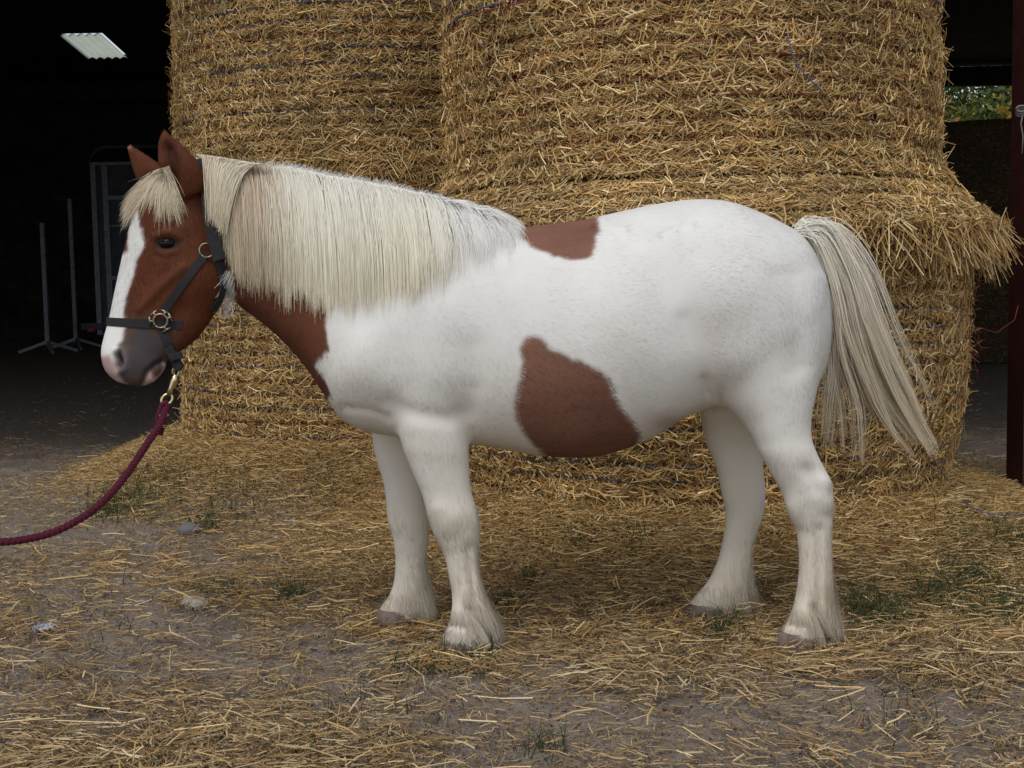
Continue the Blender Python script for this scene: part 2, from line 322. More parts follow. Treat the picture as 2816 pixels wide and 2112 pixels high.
# ------------------------------------------------------------------ bales
def make_bale(name, cx, cy, z0, z1, prof, label, twz, nst, seed, tilt=0., th0=-2.0, th1=2.0, dark=1., hang=None, lay=.075):
    # each wrap of twine bites into the straw and leaves a bulging layer between
    r_ = np.random.default_rng(seed)
    e = empty(name, (cx, cy, z0), label, 'straw bale', 'round straw bales stacked on end' if dark > .5 else None)
    pz = np.array([p[0] for p in prof]); pr = np.array([p[1] for p in prof])
    def rad(th, z):
        ph = 2 * np.pi * (z - z0) / lay
        p3 = np.stack([np.cos(th), np.sin(th), z * 1.0], -1)
        q = p3.reshape(-1, 3)
        return np.interp(z, pz, pr) + (.024 * np.abs(np.sin(ph / 2)) ** .6 + (wob(q * np.array((1, 1, 2.2)), .28, seed) * .018 + wob(q * np.array((1, 1, 2)), .09, seed + 1) * .016 + wob(q * np.array((1, 1, 2)), .03, seed + 2) * .008).reshape(z.shape))
    # solid core
    nt_, nz_ = 200, max(24, int((z1 - z0) / .022)); th = np.linspace(0, 2 * np.pi, nt_, endpoint=False); zz = np.linspace(z0, z1, nz_)
    TH, ZZ = np.meshgrid(th, zz); RR = rad(TH, ZZ) - .012
    V = np.stack([cx + RR * np.sin(TH), cy - RR * np.cos(TH), ZZ + 0 * RR], -1).reshape(-1, 3)
    f = [];
    a = (np.arange(nz_ - 1)[:, None] * nt_ + np.arange(nt_)[None]).ravel(); b_ = (np.arange(nz_ - 1)[:, None] * nt_ + (np.arange(nt_)[None] + 1) % nt_).ravel()
    Fq = np.stack([a, b_, b_ + nt_, a + nt_], 1)
    V = np.concatenate([V, [(cx, cy, z0), (cx, cy, z1)]]); i0 = len(V) - 2; i1 = i0 + 1
    k = np.arange(nt_); k2 = (k + 1) % nt_; top = (nz_ - 1) * nt_
    Fq = np.concatenate([Fq, np.stack([k2, k, np.full(nt_, i0), np.full(nt_, i0)], 1)[:, [0, 1, 2, 2]], np.stack([top + k, top + k2, np.full(nt_, i1), np.full(nt_, i1)], 1)[:, [0, 1, 2, 2]]])
    quads = Fq[:-2 * nt_]; tris = Fq[-2 * nt_:, :3]
    me_v = V; me = bpy.data.meshes.new('core'); me.from_pydata([tuple(v) for v in (me_v - np.array((cx, cy, z0)))], [], [tuple(q) for q in quads] + [tuple(q) for q in tris])
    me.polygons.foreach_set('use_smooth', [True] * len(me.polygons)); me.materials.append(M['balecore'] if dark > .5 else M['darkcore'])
    c = bpy.data.objects.new('packed_core', me); COL.objects.link(c); c.parent = e
    # straw on it
    parts = []
    def layer(n, L0, L1, w0, w1, off, mul, hor=.45, out=.10, zr=(z0, z1), pal=PAL):
        t = r_.uniform(th0, th1, n); z = r_.uniform(zr[0], zr[1], n)
        rr = rad(t, z); ph = ((z - z0) / lay) % 1
        groove = np.exp(-((np.minimum(ph, 1 - ph)) / .09) ** 2)
        dr = (np.interp(z + .01, pz, pr) - np.interp(z - .01, pz, pr)) / .02
        rr = rr + off * r_.uniform(.0, 1, n) * (1 - .85 * groove) - .004 - .006 * groove
        er = np.stack([np.sin(t), -np.cos(t), 0 * t], 1); et = np.stack([np.cos(t), np.sin(t), 0 * t], 1)
        up = norm(np.stack([er[:, 0] * dr, er[:, 1] * dr, np.ones(n)], 1))
        nn = norm(np.cross(et, up)); 
        ang = r_.normal(size=n) * hor * (1 - .5 * groove) + np.where(r_.uniform(size=n) < .12, 1.3, 0)
        D = et * np.cos(ang)[:, None] + up * np.sin(ang)[:, None] + nn * (r_.normal(size=n) * out)[:, None]
        C = np.stack([cx + rr * np.sin(t), cy - rr * np.cos(t), z], 1)
        v, f_ = straws(C, D, nn + r_.normal(size=(n, 3)) * .45, r_.uniform(L0, L1, n), r_.uniform(w0, w1, n))
        cc = straw_cols(n, mul=mul, pal=pal).reshape(n, 9, 3) * (1 - .22 * groove[:, None, None]) 
        tone = 1.13 * (1 + .22 * wob(C * np.array((1, 1, 1.6)), .10, seed + 5) + .16 * wob(C * np.array((1, 1, 2.)), .035, seed + 6)) * .92
        cc = cc * tone[:, None, None]
        parts.append((v, f_, cc.reshape(-1, 3)))
    A = (th1 - th0) * 1.2 * (z1 - z0)
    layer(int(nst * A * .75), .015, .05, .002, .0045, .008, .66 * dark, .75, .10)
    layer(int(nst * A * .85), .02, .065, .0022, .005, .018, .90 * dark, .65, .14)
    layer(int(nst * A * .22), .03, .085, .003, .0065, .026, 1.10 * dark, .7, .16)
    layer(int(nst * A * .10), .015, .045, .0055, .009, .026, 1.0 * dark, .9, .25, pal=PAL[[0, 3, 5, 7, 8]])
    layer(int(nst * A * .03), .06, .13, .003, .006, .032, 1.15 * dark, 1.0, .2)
    layer(int(nst * A * .035), .04, .12, .002, .004, .045, 1.0 * dark, 1.3, .8)
    if hang:                                # long loose straws that hang over the bulging edge
        hz, hn = hang
        t = r_.uniform(th0, th1, hn); z = hz[0] + (hz[1] - hz[0]) * r_.uniform(size=hn) ** 1.3
        rr = np.interp(z, pz, pr) + r_.uniform(.0, .035, hn); L = r_.uniform(.06, .24, hn) * r_.uniform(.6, 1, hn)
        er = np.stack([np.sin(t), -np.cos(t), 0 * t], 1); et = np.stack([np.cos(t), np.sin(t), 0 * t], 1)
        D = er * r_.uniform(-.1, .5, (hn, 1)) + et * r_.normal(size=(hn, 1)) * .55 + np.array((0, 0, -1.)) * r_.uniform(.3, 1, (hn, 1))
        D = norm(D); C = np.stack([cx + rr * np.sin(t), cy - rr * np.cos(t), z], 1) + D * (L / 2)[:, None]
        v, f_ = straws(C, D, er + r_.normal(size=(hn, 3)) * .3, L, r_.uniform(.003, .006, hn), .03)
        parts.append((v, f_, straw_cols(hn, mul=1.0)))
    V, F, Cc = merge(parts)
    mesh_obj('straw_surface', V, F, M['straw'], e, smooth=False, cols=Cc)
    for (z, colr, rad_) in twz:
        mb = MB(); th = np.linspace(th0 - .3, th1 + .3, 130); ph = r_.uniform(0, 6)
        zz = z + .008 * np.sin(th * 2.3 + ph) + .004 * np.sin(th * 9 + ph) + tilt * th
        rr = rad(th, zz) + (.022 if rad_ > .0028 else .010) + .004 * np.sin(th * 31 + ph)
        mb.tube(np.stack([cx + rr * np.sin(th), cy - rr * np.cos(th), zz], 1), rad_, 5)
        mb.build('twine', M[colr], e, smooth=True)
    return e
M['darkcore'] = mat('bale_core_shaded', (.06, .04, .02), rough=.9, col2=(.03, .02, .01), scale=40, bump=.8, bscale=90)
def tw(z0, k0, k1, cols, lay=.075, r=.0026): return [(z0 + k * lay, cols[k % len(cols)], r) for k in range(k0, k1)]
ND = 7500
make_bale('straw_bale', BR[0], BR[1], 0.0, 1.50, [(0, 1.20), (.12, 1.19), (.25, 1.17), (.6, 1.235), (1.0, 1.235), (1.12, 1.23), (1.20, 1.28), (1.28, 1.37), (1.33, 1.38), (1.40, 1.29), (1.46, 1.22), (1.5, 1.18)],
          'lower right straw bale behind the horse, its loose straw spilling out in a shaggy skirt', tw(0, 4, 15, ['blue', 'blue', 'red', 'blue']), ND * 1.15, 31, hang=((1.22, 1.46), 3600))
make_bale('straw_bale', BR[0], BR[1], 1.505, 2.80, [(1.5, 1.19), (1.56, 1.15), (1.65, 1.12), (2.8, 1.115)],
          'tall upper right straw bale bound with blue and faded red twine', tw(1.505, 2, 10, ['red']) + [(1.505 + .075 * 10 + .012, 'blue', .0034), (1.505 + .075 * 10, 'red', .0034), (1.505 + .075 * 11.4, 'blue', .003)] + tw(1.505, 11, 17, ['blue']), ND, 41)
make_bale('straw_bale', BL[0], BL[1], 0.0, 1.86, [(0, 1.2), (.2, 1.16), (.6, 1.15), (1.6, 1.15), (1.74, 1.18), (1.86, 1.17)],
          'lower left straw bale seen beneath the neck and head of the horse', tw(0, 4, 23, ['blue', 'blue', 'red']), ND * .9, 51, hang=((1.7, 1.84), 900))
make_bale('straw_bale', BL[0], BL[1], 1.865, 3.15, [(1.865, 1.17), (2.0, 1.15), (3.15, 1.15)],
          'upper left straw bale standing above the crest of the mane', tw(1.865, 2, 17, ['blue', 'blue', 'blue', 'red']), ND * .9, 61)
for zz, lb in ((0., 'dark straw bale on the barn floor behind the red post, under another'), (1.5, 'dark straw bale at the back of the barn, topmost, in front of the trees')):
    make_bale('straw_bale', 6.1, 16.4, zz + .0, zz + 1.495, [(0 + zz, .95), (zz + 1.4, .97), (zz + 1.495, .9)], lb, [], 900, 71 + int(zz), dark=.3, th0=-1.4, th1=1.4)  # dark factor puts the barn's gloom into the core and straw colours

# ------------------------------------------------------------------ barn
barn = empty('barn', (2.55, 6.25, 0), 'dark open fronted barn with a red painted steel post behind the bales', 'barn')
X0, X1, Y0b, Y1b = -12., 15., 6.25, 27.4
def rz(y): return 8.32 - .1 * y
def roof_piece(mb, xa, xb, ya, yb): # corrugated sheet with a little thickness
    vs = []; fs = []
    xs = np.array([xa, xb]); 
    for t in (0, .04):
        for y in (ya, yb):
            for x in xs: vs.append((x, y, rz(y) + t))
    mb.add(vs, [(0, 1, 3, 2), (4, 6, 7, 5), (0, 4, 5, 1), (2, 3, 7, 6), (0, 2, 6, 4), (1, 5, 7, 3)])
sa = P(166, 113, 24); hx0 = sa[0]; hy0 = 24.; hx1 = P(282, 106, 24)[0]; hy1 = 25.55
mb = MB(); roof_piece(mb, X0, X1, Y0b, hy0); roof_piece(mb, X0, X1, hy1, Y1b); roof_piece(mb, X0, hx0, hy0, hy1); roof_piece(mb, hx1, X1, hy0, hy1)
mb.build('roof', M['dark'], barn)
nxs = 61; xs = np.linspace(hx0, hx1, nxs); zc = .035 * np.abs(np.sin(np.linspace(0, np.pi * 5, nxs))) - .03
V = np.concatenate([np.stack([xs, np.full(nxs, y), rz(y) + zc - .012], 1) for y in (hy0 - .02, hy1 + .02)])
mesh_obj('skylight', V, np.stack([np.arange(nxs - 1), np.arange(nxs - 1) + 1, np.arange(nxs - 1) + 1 + nxs, np.arange(nxs - 1) + nxs], 1), M['sky_sheet'], barn)
mb = MB()
def cwall(mb, xa, xb, y, za, zb, pitch=.2):
    n = int((xb - xa) / pitch) * 2 + 1; xs = np.linspace(xa, xb, n)
    for i in range(n - 1):
        d = .02 if i % 2 else 0
        mb.box((xs[i], y - d, za), (xs[i + 1], y + .02, zb))
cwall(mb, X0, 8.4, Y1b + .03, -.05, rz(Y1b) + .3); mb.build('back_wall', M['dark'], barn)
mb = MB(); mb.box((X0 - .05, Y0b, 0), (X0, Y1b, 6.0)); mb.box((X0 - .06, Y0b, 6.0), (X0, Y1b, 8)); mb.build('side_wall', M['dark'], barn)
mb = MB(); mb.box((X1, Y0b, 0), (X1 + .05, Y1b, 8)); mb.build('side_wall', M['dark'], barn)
mb = MB(); mb.box((X0, Y0b - .06, 4.1), (X1, Y0b - .01, 8)); mb.build('front_light_blocker', M['dark'], barn)  # unseen sheet added above the opening to keep skylight out of the barn
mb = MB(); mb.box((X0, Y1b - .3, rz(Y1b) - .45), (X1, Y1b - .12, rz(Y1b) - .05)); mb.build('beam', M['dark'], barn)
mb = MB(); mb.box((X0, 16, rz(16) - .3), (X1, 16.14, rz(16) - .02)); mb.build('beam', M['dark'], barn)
def ipost(x, y, ztop, s=.16):
    m = MB(); m.box((x, y, -.05), (x + .012, y + s, ztop)); m.box((x + .012, y + s / 2 - .005, -.05), (x + s - .012, y + s / 2 + .005, ztop)); m.box((x + s - .012, y, -.05), (x + s, y + s, ztop))
    m.box((x - .04, y - .04, -.02), (x + s + .04, y + s + .04, .022))
    return m.build('post', M['redpaint'], barn)
pb = PG(2772, 1372)
pb = pb * np.array((1.02, 1, 1))
ipost(pb[0] + .02, pb[1], 4.2, .2)
mb = MB(); mb.box((pb[0] + .017, pb[1] - .012, .0), (pb[0] + .2, pb[1] - .002, 4.2)); mb.build('post_flange', M['redpaint'], barn)
for x in (-7.5, 8.4): ipost(x, 6.25, 3.6, .2)
ipost(8.42, Y1b - .5, rz(Y1b) - .46, .2)
kc = P(2805, 312, pb[1] - .03)
mb = MB()
for k in range(3):
    mb.tube([kc + np.array((.018 * math.cos(a) * (1 + .2 * k), -.008 * k - .004 * math.sin(3 * a), .014 * math.sin(a) + .010 * k)) for a in np.linspace(0, 6.28, 18)], .005, 6)
mb.tube([kc + np.array((.01, -.01, 0)), kc + np.array((.0, -.012, -.05)), kc + np.array((.012, -.01, -.11)), kc + np.array((.008, -.01, -.19))], .0035, 6)
tag(mb.build('rope_knot', M['greytw'], smooth=True), 'grey cord knotted round the red barn post', 'cord')

# trailer deep in the barn
tY = 23.; tl = P(250, 415, tY); tr_ = P(600, 415, tY); zb = .28
te = empty('livestock_trailer', ((tl[0] + tr_[0]) / 2, tY, 0), 'dark framed livestock trailer standing in the gloom at the back of the barn', 'trailer')
ztop = P(300, 405, tY)[2]; zrail = P(300, 455, tY)[2]
m = MB(); m.box((tl[0], tY, zb), (tr_[0], tY + 3.5, ztop - .25)); m.build('body', M['trailer'], te, bevel=.04)
m = MB(); n = 16
cur = [(tl[0] - .03 + (.35 - .35 * math.cos(a)), ztop - .3 + .33 * math.sin(a)) for a in np.linspace(0, math.pi / 2, 8)]
cur = cur + [(tr_[0], ztop + .03)]
for (xa, za), (xb, zb2) in zip(cur[:-1], cur[1:]): m.add([(xa, tY - .05, za), (xb, tY - .05, zb2), (xb, tY + 3.5, zb2), (xa, tY + 3.5, za), (xa, tY - .05, za - .06), (xb, tY - .05, zb2 - .06), (xb, tY + 3.5, zb2 - .06), (xa, tY + 3.5, za - .06)], [(0, 1, 2, 3), (4, 7, 6, 5), (0, 4, 5, 1), (3, 2, 6, 7), (0, 3, 7, 4), (1, 5, 6, 2)])
m.build('roof', M['trailer'], te)
m = MB(); m.box((tl[0], tY - .09, zb), (tl[0] + .09, tY - .006, zrail)); m.box((tl[0], tY - .1, zrail), (tr_[0], tY - .006, zrail + .05)); m.box((tl[0] + .20, tY - .07, zb), (tl[0] + .30, tY - .006, zrail)); m.build('door_frame', M['galv'], te)
for vv, hgt in ((550, .07), (624, .03), (770, .07)):
    m = MB(); zc_ = P(300, vv, tY)[2]; m.box((tl[0] + .30, tY - .06, zc_), (tr_[0], tY - .006, zc_ + hgt)); m.build('rail', M['galv'], te)
m = MB(); zc_ = P(300, 905, tY)[2]; m.box((tl[0] - .25, tY - .2, zc_), (tr_[0], tY - .11, zc_ + .12)); m.build('bumper', M['trailer'], te)
m = MB(); q = P(252, 908, tY); m.box((q[0] - .0, tY - .22, q[2] - .02), (q[0] + .13, tY - .202, q[2] + .05)); m.build('reflector', M['redlabel'], te)
for xw in (tl[0] + .15, tr_[0] - .3):
    m = MB(); m.tube([(xw - .1, tY + 1.6, .36), (xw + .12, tY + 1.6, .36)], .36, 24); wv = m.build('wheel', M['web'], te)
# jump stands
def stand(u, vt, vb, u2, label):
    Yd = PG(u2, vb + 6)[1]; a = P(u2, vb, Yd); t = P(u, vt, Yd); a[0] = t[0] + (a[0] - t[0]) * .25
    e = empty('jump_stand', (a[0], Yd, 0), label, 'stand', 'metal stands standing in the barn')
    m = MB(); m.box((t[0] - .035, Yd - .035, .14), (t[0] + .035, Yd + .035, t[2])); m.build('upright', M['galv'], e)
    for k in range(4):
        an = k * math.pi / 2 + .5; m = MB(); m.bar((t[0], Yd, .2), (t[0] + .5 * math.cos(an), Yd + .5 * math.sin(an), .03), .05, .04); m.build('foot', M['galv'], e)
stand(116, 613, 965, 131, 'thin metal stand on splayed feet, leftmost and shorter of two in the dark barn')
stand(192, 547, 955, 215, 'thin metal stand on splayed feet, the taller one beside the trailer')

# ------------------------------------------------------------------ trees beyond the barn
def tree(cx, cy, h, r, cols, label, n, seed):
    r_ = np.random.default_rng(seed); e = empty('tree', (cx, cy, 0), label, 'tree', 'trees beyond the barn')
    m = MB(); m.tube([(cx, cy, -.1), (cx + .1, cy, h * .3), (cx - .1, cy + .1, h * .6), (cx, cy, h * .9)], [.22, .17, .1, .03], 8)
    for k in range(14):
        a = r_.uniform(0, 6.28); z = h * r_.uniform(.25, .75); m.tube([(cx, cy, z), (cx + .5 * r * math.cos(a), cy + .5 * r * math.sin(a), z + .5), (cx + r * .9 * math.cos(a), cy + r * .9 * math.sin(a), z + 1.2)], [.07, .045, .015], 6)
    m.build('trunk', M['bark'], e, smooth=True)
    cl = norm(r_.normal(size=(90, 3))) * r_.uniform(.3, 1, (90, 1)) * np.array((r, r, h * .42)) + np.array((cx, cy, h * .58))
    k = r_.integers(0, 90, n); C = cl[k] + r_.normal(size=(n, 3)) * .38
    D = norm(r_.normal(size=(n, 3))); N = norm(r_.normal(size=(n, 3))); s = r_.uniform(.06, .13, n)
    B = norm(np.cross(D, N)); V = np.stack([C - D * s[:, None], C + B * (s * .5)[:, None], C + D * s[:, None], C - B * (s * .5)[:, None]], 1).reshape(-1, 3)
    cc = np.array(cols)[(k * 7) % len(cols)] * r_.uniform(.6, 1.3, (n, 1))
    mesh_obj('crown', V, (np.arange(n) * 4)[:, None] + np.arange(4)[None], M['leaf'], e, smooth=False, cols=np.repeat(cc, 4, 0))
tree(13.4, 37, 8.0, 2.6, [(.045, .09, .02), (.06, .11, .025), (.035, .06, .02)], 'dark green leafy tree seen through the far opening of the barn', 15000, 5)
tree(13.0, 34.5, 5.9, 2.2, [(.42, .27, .04), (.22, .22, .04), (.36, .20, .03), (.12, .16, .03)], 'yellowing autumn bush below the dark tree beyond the barn', 20000, 6)
tree(17.2, 39, 8.2, 2.6, [(.03, .05, .012), (.05, .06, .015)], 'dark green tree at the right edge of the far barn opening', 20000, 8)

# ------------------------------------------------------------------ horse
YC = 3.86
def cr(p0, p1, p2, p3, t): return .5 * ((2 * p1) + (-p0 + p2) * t + (2 * p0 - 5 * p1 + 4 * p2 - p3) * t * t + (-p0 + 3 * p1 - 3 * p2 + p3) * t ** 3)
def loft(mb, st, psi=0., egg=0., n=28, sub=4, ex=2.1):
    """st rows: u1,v1,u2,v2,Y,w  (front/top outline point, back/bottom outline point, depth, half width)"""
    A = []
    for s in st:
        p1 = P(s[0], s[1], s[4]); p2 = P(s[2], s[3], s[4]); e = s[6] if len(s) > 6 else egg
        A.append(np.concatenate([(p1 + p2) / 2, (p1 - p2) / 2, [s[5], e]]))
    A = np.array(A); Q = []
    for i in range(len(A) - 1):
        a, b_, c, d = A[max(i - 1, 0)], A[i], A[i + 1], A[min(i + 2, len(A) - 1)]
        for k in range(sub): Q.append(cr(a, b_, c, d, k / sub))
    Q.append(A[-1]); Wx = np.array((-math.sin(psi), math.cos(psi), 0)); rings = []
    for q in Q:
        th = np.linspace(0, 2 * np.pi, n, endpoint=False); c = np.cos(th); s_ = np.sin(th)
        c2 = np.sign(c) * np.abs(c) ** (2 / ex); s2 = np.sign(s_) * np.abs(s_) ** (2 / ex)
        rings.append(q[:3] + c2[:, None] * q[3:6] + (s2 * q[6] * (1 + q[7] * c))[:, None] * Wx)
    V = np.concatenate(rings); m = len(rings); fs = []
    for i in range(m - 1):
        for k in range(n): fs.append((i * n + k, i * n + (k + 1) % n, (i + 1) * n + (k + 1) % n, (i + 1) * n + k))
    fs.append(tuple(range(n - 1, -1, -1))); fs.append(tuple((m - 1) * n + k for k in range(n)))
    mb.add(V, fs)
hb = MB()
# torso
loft(hb, [(902, 900, 902, 1060, YC, .09), (930, 830, 925, 1130, YC, .17), (1000, 740, 985, 1178, YC, .215), (1100, 650, 1090, 1200, YC, .245), (1200, 590, 1200, 1215, YC, .26), (1300, 580, 1300, 1222, YC, .275),
          (1400, 621, 1400, 1236, YC, .295), (1500, 617, 1500, 1252, YC, .315), (1600, 606, 1600, 1256, YC, .325), (1700, 583, 1700, 1236, YC, .325), (1800, 561, 1800, 1195, YC, .315), (1900, 549, 1890, 1140, YC, .305),
          (2000, 554, 1990, 1110, YC, .30), (2080, 582, 2075, 1110, YC, .285), (2150, 614, 2150, 1110, YC, .26), (2205, 648, 2215, 1080, YC, .21), (2245, 715, 2255, 1030, YC, .15), (2274, 810, 2276, 950, YC, .07)], egg=-.06, n=40, ex=2.15)
# neck
loft(hb, [(500, 445, 590, 740, 3.83, .07), (560, 432, 628, 800, 3.84, .08), (640, 448, 662, 845, 3.85, .09), (760, 466, 730, 895, YC, .105), (880, 486, 800, 960, YC, .13), (1000, 508, 858, 1030, YC, .16), (1120, 532, 895, 1085, YC, .195), (1240, 560, 960, 1140, YC, .215), (1340, 590, 1100, 1180, YC, .22)], egg=-.3, n=32)
# head, turned a little towards the camera
HY = [3.83, 3.83, 3.82, 3.81, 3.795, 3.78, 3.765, 3.75, 3.735, 3.725, 3.715]
hd = [(500, 438, 600, 640, .055), (425, 462, 625, 710, .085), (378, 540, 626, 775, .098), (350, 640, 612, 832, .103), (330, 725, 580, 880, .086), (314, 800, 545, 928, .070), (300, 868, 503, 962, .060), (285, 925, 462, 985, .056), (277, 972, 456, 1012, .060), (288, 1020, 430, 1046, .052), (322, 1052, 395, 1064, .028)]
loft(hb, [(a, b_, c, d, y, ww) for (a, b_, c, d, ww), y in zip(hd, HY)], psi=R(22), egg=.12, n=32)
# ears
loft(hb, [(478, 560, 566, 525, 3.76, .03), (456, 505, 562, 482, 3.75, .036), (438, 455, 548, 450, 3.745, .034), (434, 422, 527, 424, 3.745, .028), (435, 394, 497, 396, 3.745, .021), (442, 372, 470, 374, 3.745, .013), (449, 358, 456, 359, 3.745, .006)], psi=R(20), n=20)
loft(hb, [(375, 500, 460, 470, 3.90, .028), (364, 462, 432, 447, 3.905, .026), (355, 430, 392, 420, 3.91, .02), (349, 408, 364, 405, 3.91, .012), (350, 398, 355, 398, 3.91, .006)], psi=R(20), n=20)
# legs
LN, LF = 3.70, 4.02
loft(hb, [(1075, 800, 1285, 800, 3.83, .17), (1070, 900, 1285, 900, 3.80, .175), (1072, 980, 1286, 980, 3.775, .16), (1078, 1060, 1288, 1060, 3.75, .138), (1086, 1150, 1288, 1150, 3.722, .106), (1101, 1217, 1291, 1225, 3.708, .086), (1128, 1288, 1293, 1284, LN, .066), (1160, 1358, 1300, 1353, LN, .058), (1177, 1423, 1318, 1412, LN, .058), (1196, 1477, 1322, 1468, LN, .052), (1220, 1525, 1318, 1517, LN, .043), (1234, 1586, 1322, 1578, LN, .040), (1243, 1640, 1335, 1640, LN, .044), (1239, 1692, 1352, 1690, LN, .052), (1224, 1740, 1348, 1742, LN, .057), (1214, 1770, 1336, 1774, LN, .064), (1216, 1772, 1330, 1780, LN, .060)], n=24)
loft(hb, [(1010, 1050, 1180, 1050, 3.97, .09), (1022, 1205, 1165, 1205, LF, .075), (1036, 1271, 1165, 1271, LF, .066), (1055, 1336, 1165, 1336, LF, .057), (1062, 1391, 1172, 1391, LF, .057), (1065, 1432, 1180, 1434, LF, .056), (1080, 1477, 1178, 1485, LF, .047), (1087, 1543, 1174, 1543, LF, .040), (1083, 1597, 1174, 1597, LF, .040), (1068, 1640, 1180, 1645, LF, .045), (1046, 1670, 1172, 1688, LF, .05), (1034, 1694, 1150, 1704, LF, .058), (1034, 1708, 1140, 1714, LF, .054)], n=24)
loft(hb, [(1985, 760, 2270, 760, 3.83, .20), (1970, 850, 2272, 830, 3.81, .21), (1955, 930, 2268, 900, 3.785, .19), (1950, 1010, 2262, 990, 3.76, .165), (1975, 1085, 2246, 1070, 3.735, .137), (2032, 1150, 2230, 1135, 3.715, .110), (2068, 1205, 2229, 1190, 3.70, .088), (2092, 1252, 2246, 1244, 3.68, .068), (2120, 1304, 2279, 1308, 3.68, .06), (2150, 1358, 2293, 1370, 3.68, .056), (2164, 1415, 2291, 1420, 3.68, .052), (2188, 1462, 2290, 1475, 3.68, .045), (2195, 1533, 2290, 1533, 3.68, .042), (2192, 1611, 2294, 1611, 3.68, .045), (2177, 1684, 2296, 1688, 3.68, .053), (2150, 1736, 2282, 1745, 3.68, .056), (2130, 1766, 2268, 1774, 3.68, .064), (2136, 1770, 2262, 1778, 3.68, .060)], n=24)
loft(hb, [(1900, 1000, 2160, 1000, 3.96, .12), (1922, 1130, 2140, 1130, 3.99, .10), (1938, 1214, 2115, 1214, LF, .078), (1966, 1274, 2098, 1274, LF, .065), (1981, 1346, 2106, 1340, LF, .056), (1995, 1419, 2100, 1412, LF, .05), (1987, 1479, 2080, 1475, LF, .043), (1973, 1539, 2070, 1527, LF, .04), (1946, 1600, 2066, 1603, LF, .043), (1906, 1648, 2052, 1662, LF, .05), (1886, 1678, 2018, 1692, LF, .056), (1888, 1693, 2010, 1700, LF, .052)], n=24)
src = hb.build('tmp', None)
md = src.modifiers.new('r', 'REMESH'); md.mode = 'VOXEL'; md.voxel_size = .0065; md.use_smooth_shade = True
dg = bpy.context.evaluated_depsgraph_get(); me = bpy.data.meshes.new_from_object(src.evaluated_get(dg)); bpy.data.objects.remove(src)
nv = len(me.vertices); co = np.empty(nv * 3, np.float32); me.vertices.foreach_get('co', co); co = co.reshape(-1, 3).astype(float)
ed = np.empty(len(me.edges) * 2, np.int32); me.edges.foreach_get('vertices', ed); ed = ed.reshape(-1, 2)
deg = np.bincount(ed.ravel(), minlength=nv).astype(float)
def lap(co, wgt, lam=.5):
    s = np.zeros_like(co)
    for k in range(3):
        s[:, k] = np.bincount(ed[:, 0], co[ed[:, 1], k], nv) + np.bincount(ed[:, 1], co[ed[:, 0], k], nv)
    return co + (s / deg[:, None] - co) * (lam * wgt)[:, None]
px = proj(co)
wg = np.ones(nv); 
headm = (px[:, 0] < 640) & (px[:, 1] < 1080)
legm = px[:, 1] > 1230
earm = headm & (px[:, 1] < 470)
blend = np.zeros(nv)
for it in range(46):
    wv = np.ones(nv)
    if it >= 14: wv[headm] = 0; wv[legm] = 0
    if it >= 6: wv[earm] = 0
    co = lap(co, wv, .6); 
    if it % 2: co = lap(co, wv, -.45 if it < 14 else -.30)
def setco(me, co): me.vertices.foreach_set('co', co.astype(np.float32).ravel()); me.update()
def normals(me):
    a = np.empty(nv * 3, np.float32); me.vertices.foreach_get('normal', a); return a.reshape(-1, 3).astype(float)
jz = np.exp(-((px[:, 0] - 1190) / 150) ** 2 - ((px[:, 1] - 1120) / 90) ** 2) + np.exp(-((px[:, 0] - 2090) / 160) ** 2 - ((px[:, 1] - 1020) / 110) ** 2)
for it in range(60): co = lap(co, np.clip(jz, 0, 1), .6)
setco(me, co); N_ = normals(me); px = proj(co)
nearv = np.clip(-N_[:, 1] * 2.5, 0, 1) * (co[:, 1] < YC)
D_ = np.zeros(nv)
def dis(line, r, d, mask=None):
    global D_
    g = np.exp(-(dseg(px, line) / r) ** 2) * d * nearv
    if mask is not None: g = g * mask
    D_ += g
nl = (co[:, 1] < 3.86)
dis([(1065, 1108), (1150, 1142), (1230, 1152)], 24, -.005); dis([(1130, 1136), (1230, 1152), (1268, 1140)], 28, -.004)
dis([(950, 1120), (1010, 1128), (1065, 1150)], 14, -.006)
dis([(1200, 1040)], 85, .016); dis([(1010, 1010)], 80, .022); dis([(1240, 880)], 90, .012)
dis([(1300, 1080), (1296, 1140)], 34, -.005); dis([(1300, 960), (1298, 1120)], 45, -.006); dis([(1280, 700), (1298, 1000)], 90, -.006)
dis([(1120, 780), (1050, 900), (1060, 1000)], 50, -.007)
dis([(1947, 1085), (1940, 1050)], 16, -.010); dis([(1942, 1060), (1915, 970), (1885, 880)], 28, -.008); dis([(1890, 900), (1850, 740)], 70, -.010)
dis([(1822, 648), (1848, 632), (1885, 624)], 9, -.006); dis([(1850, 690)], 60, .006)
dis([(1700, 900)], 160, .014); dis([(2030, 1010)], 80, .022); dis([(1990, 800)], 110, .016); dis([(2190, 760), (2215, 1000)], 30, -.006)
dis([(1640, 622), (1700, 640)], 12, -.004)
dis([(2215, 1290), (2240, 1340)], 20, -.005); dis([(2185, 1395)], 30, .004); dis([(2265, 1320), (2275, 1390)], 16, .006)
dis([(1245, 1425)], 30, .004)
dis([(2130, 1200), (2180, 1290)], 40, .004)
dis([(2150, 760), (2205, 900), (2190, 1020)], 34, -.006); dis([(1180, 700), (1090, 860), (1020, 940)], 50, .006)
dis([(1212, 1400), (1228, 1450)], 24, .005); dis([(1288, 1500), (1302, 1640)], 9, -.006); dis([(2252, 1450), (2256, 1650)], 9, -.006); dis([(2272, 1330)], 20, .006); dis([(2228, 1300)], 24, -.006)
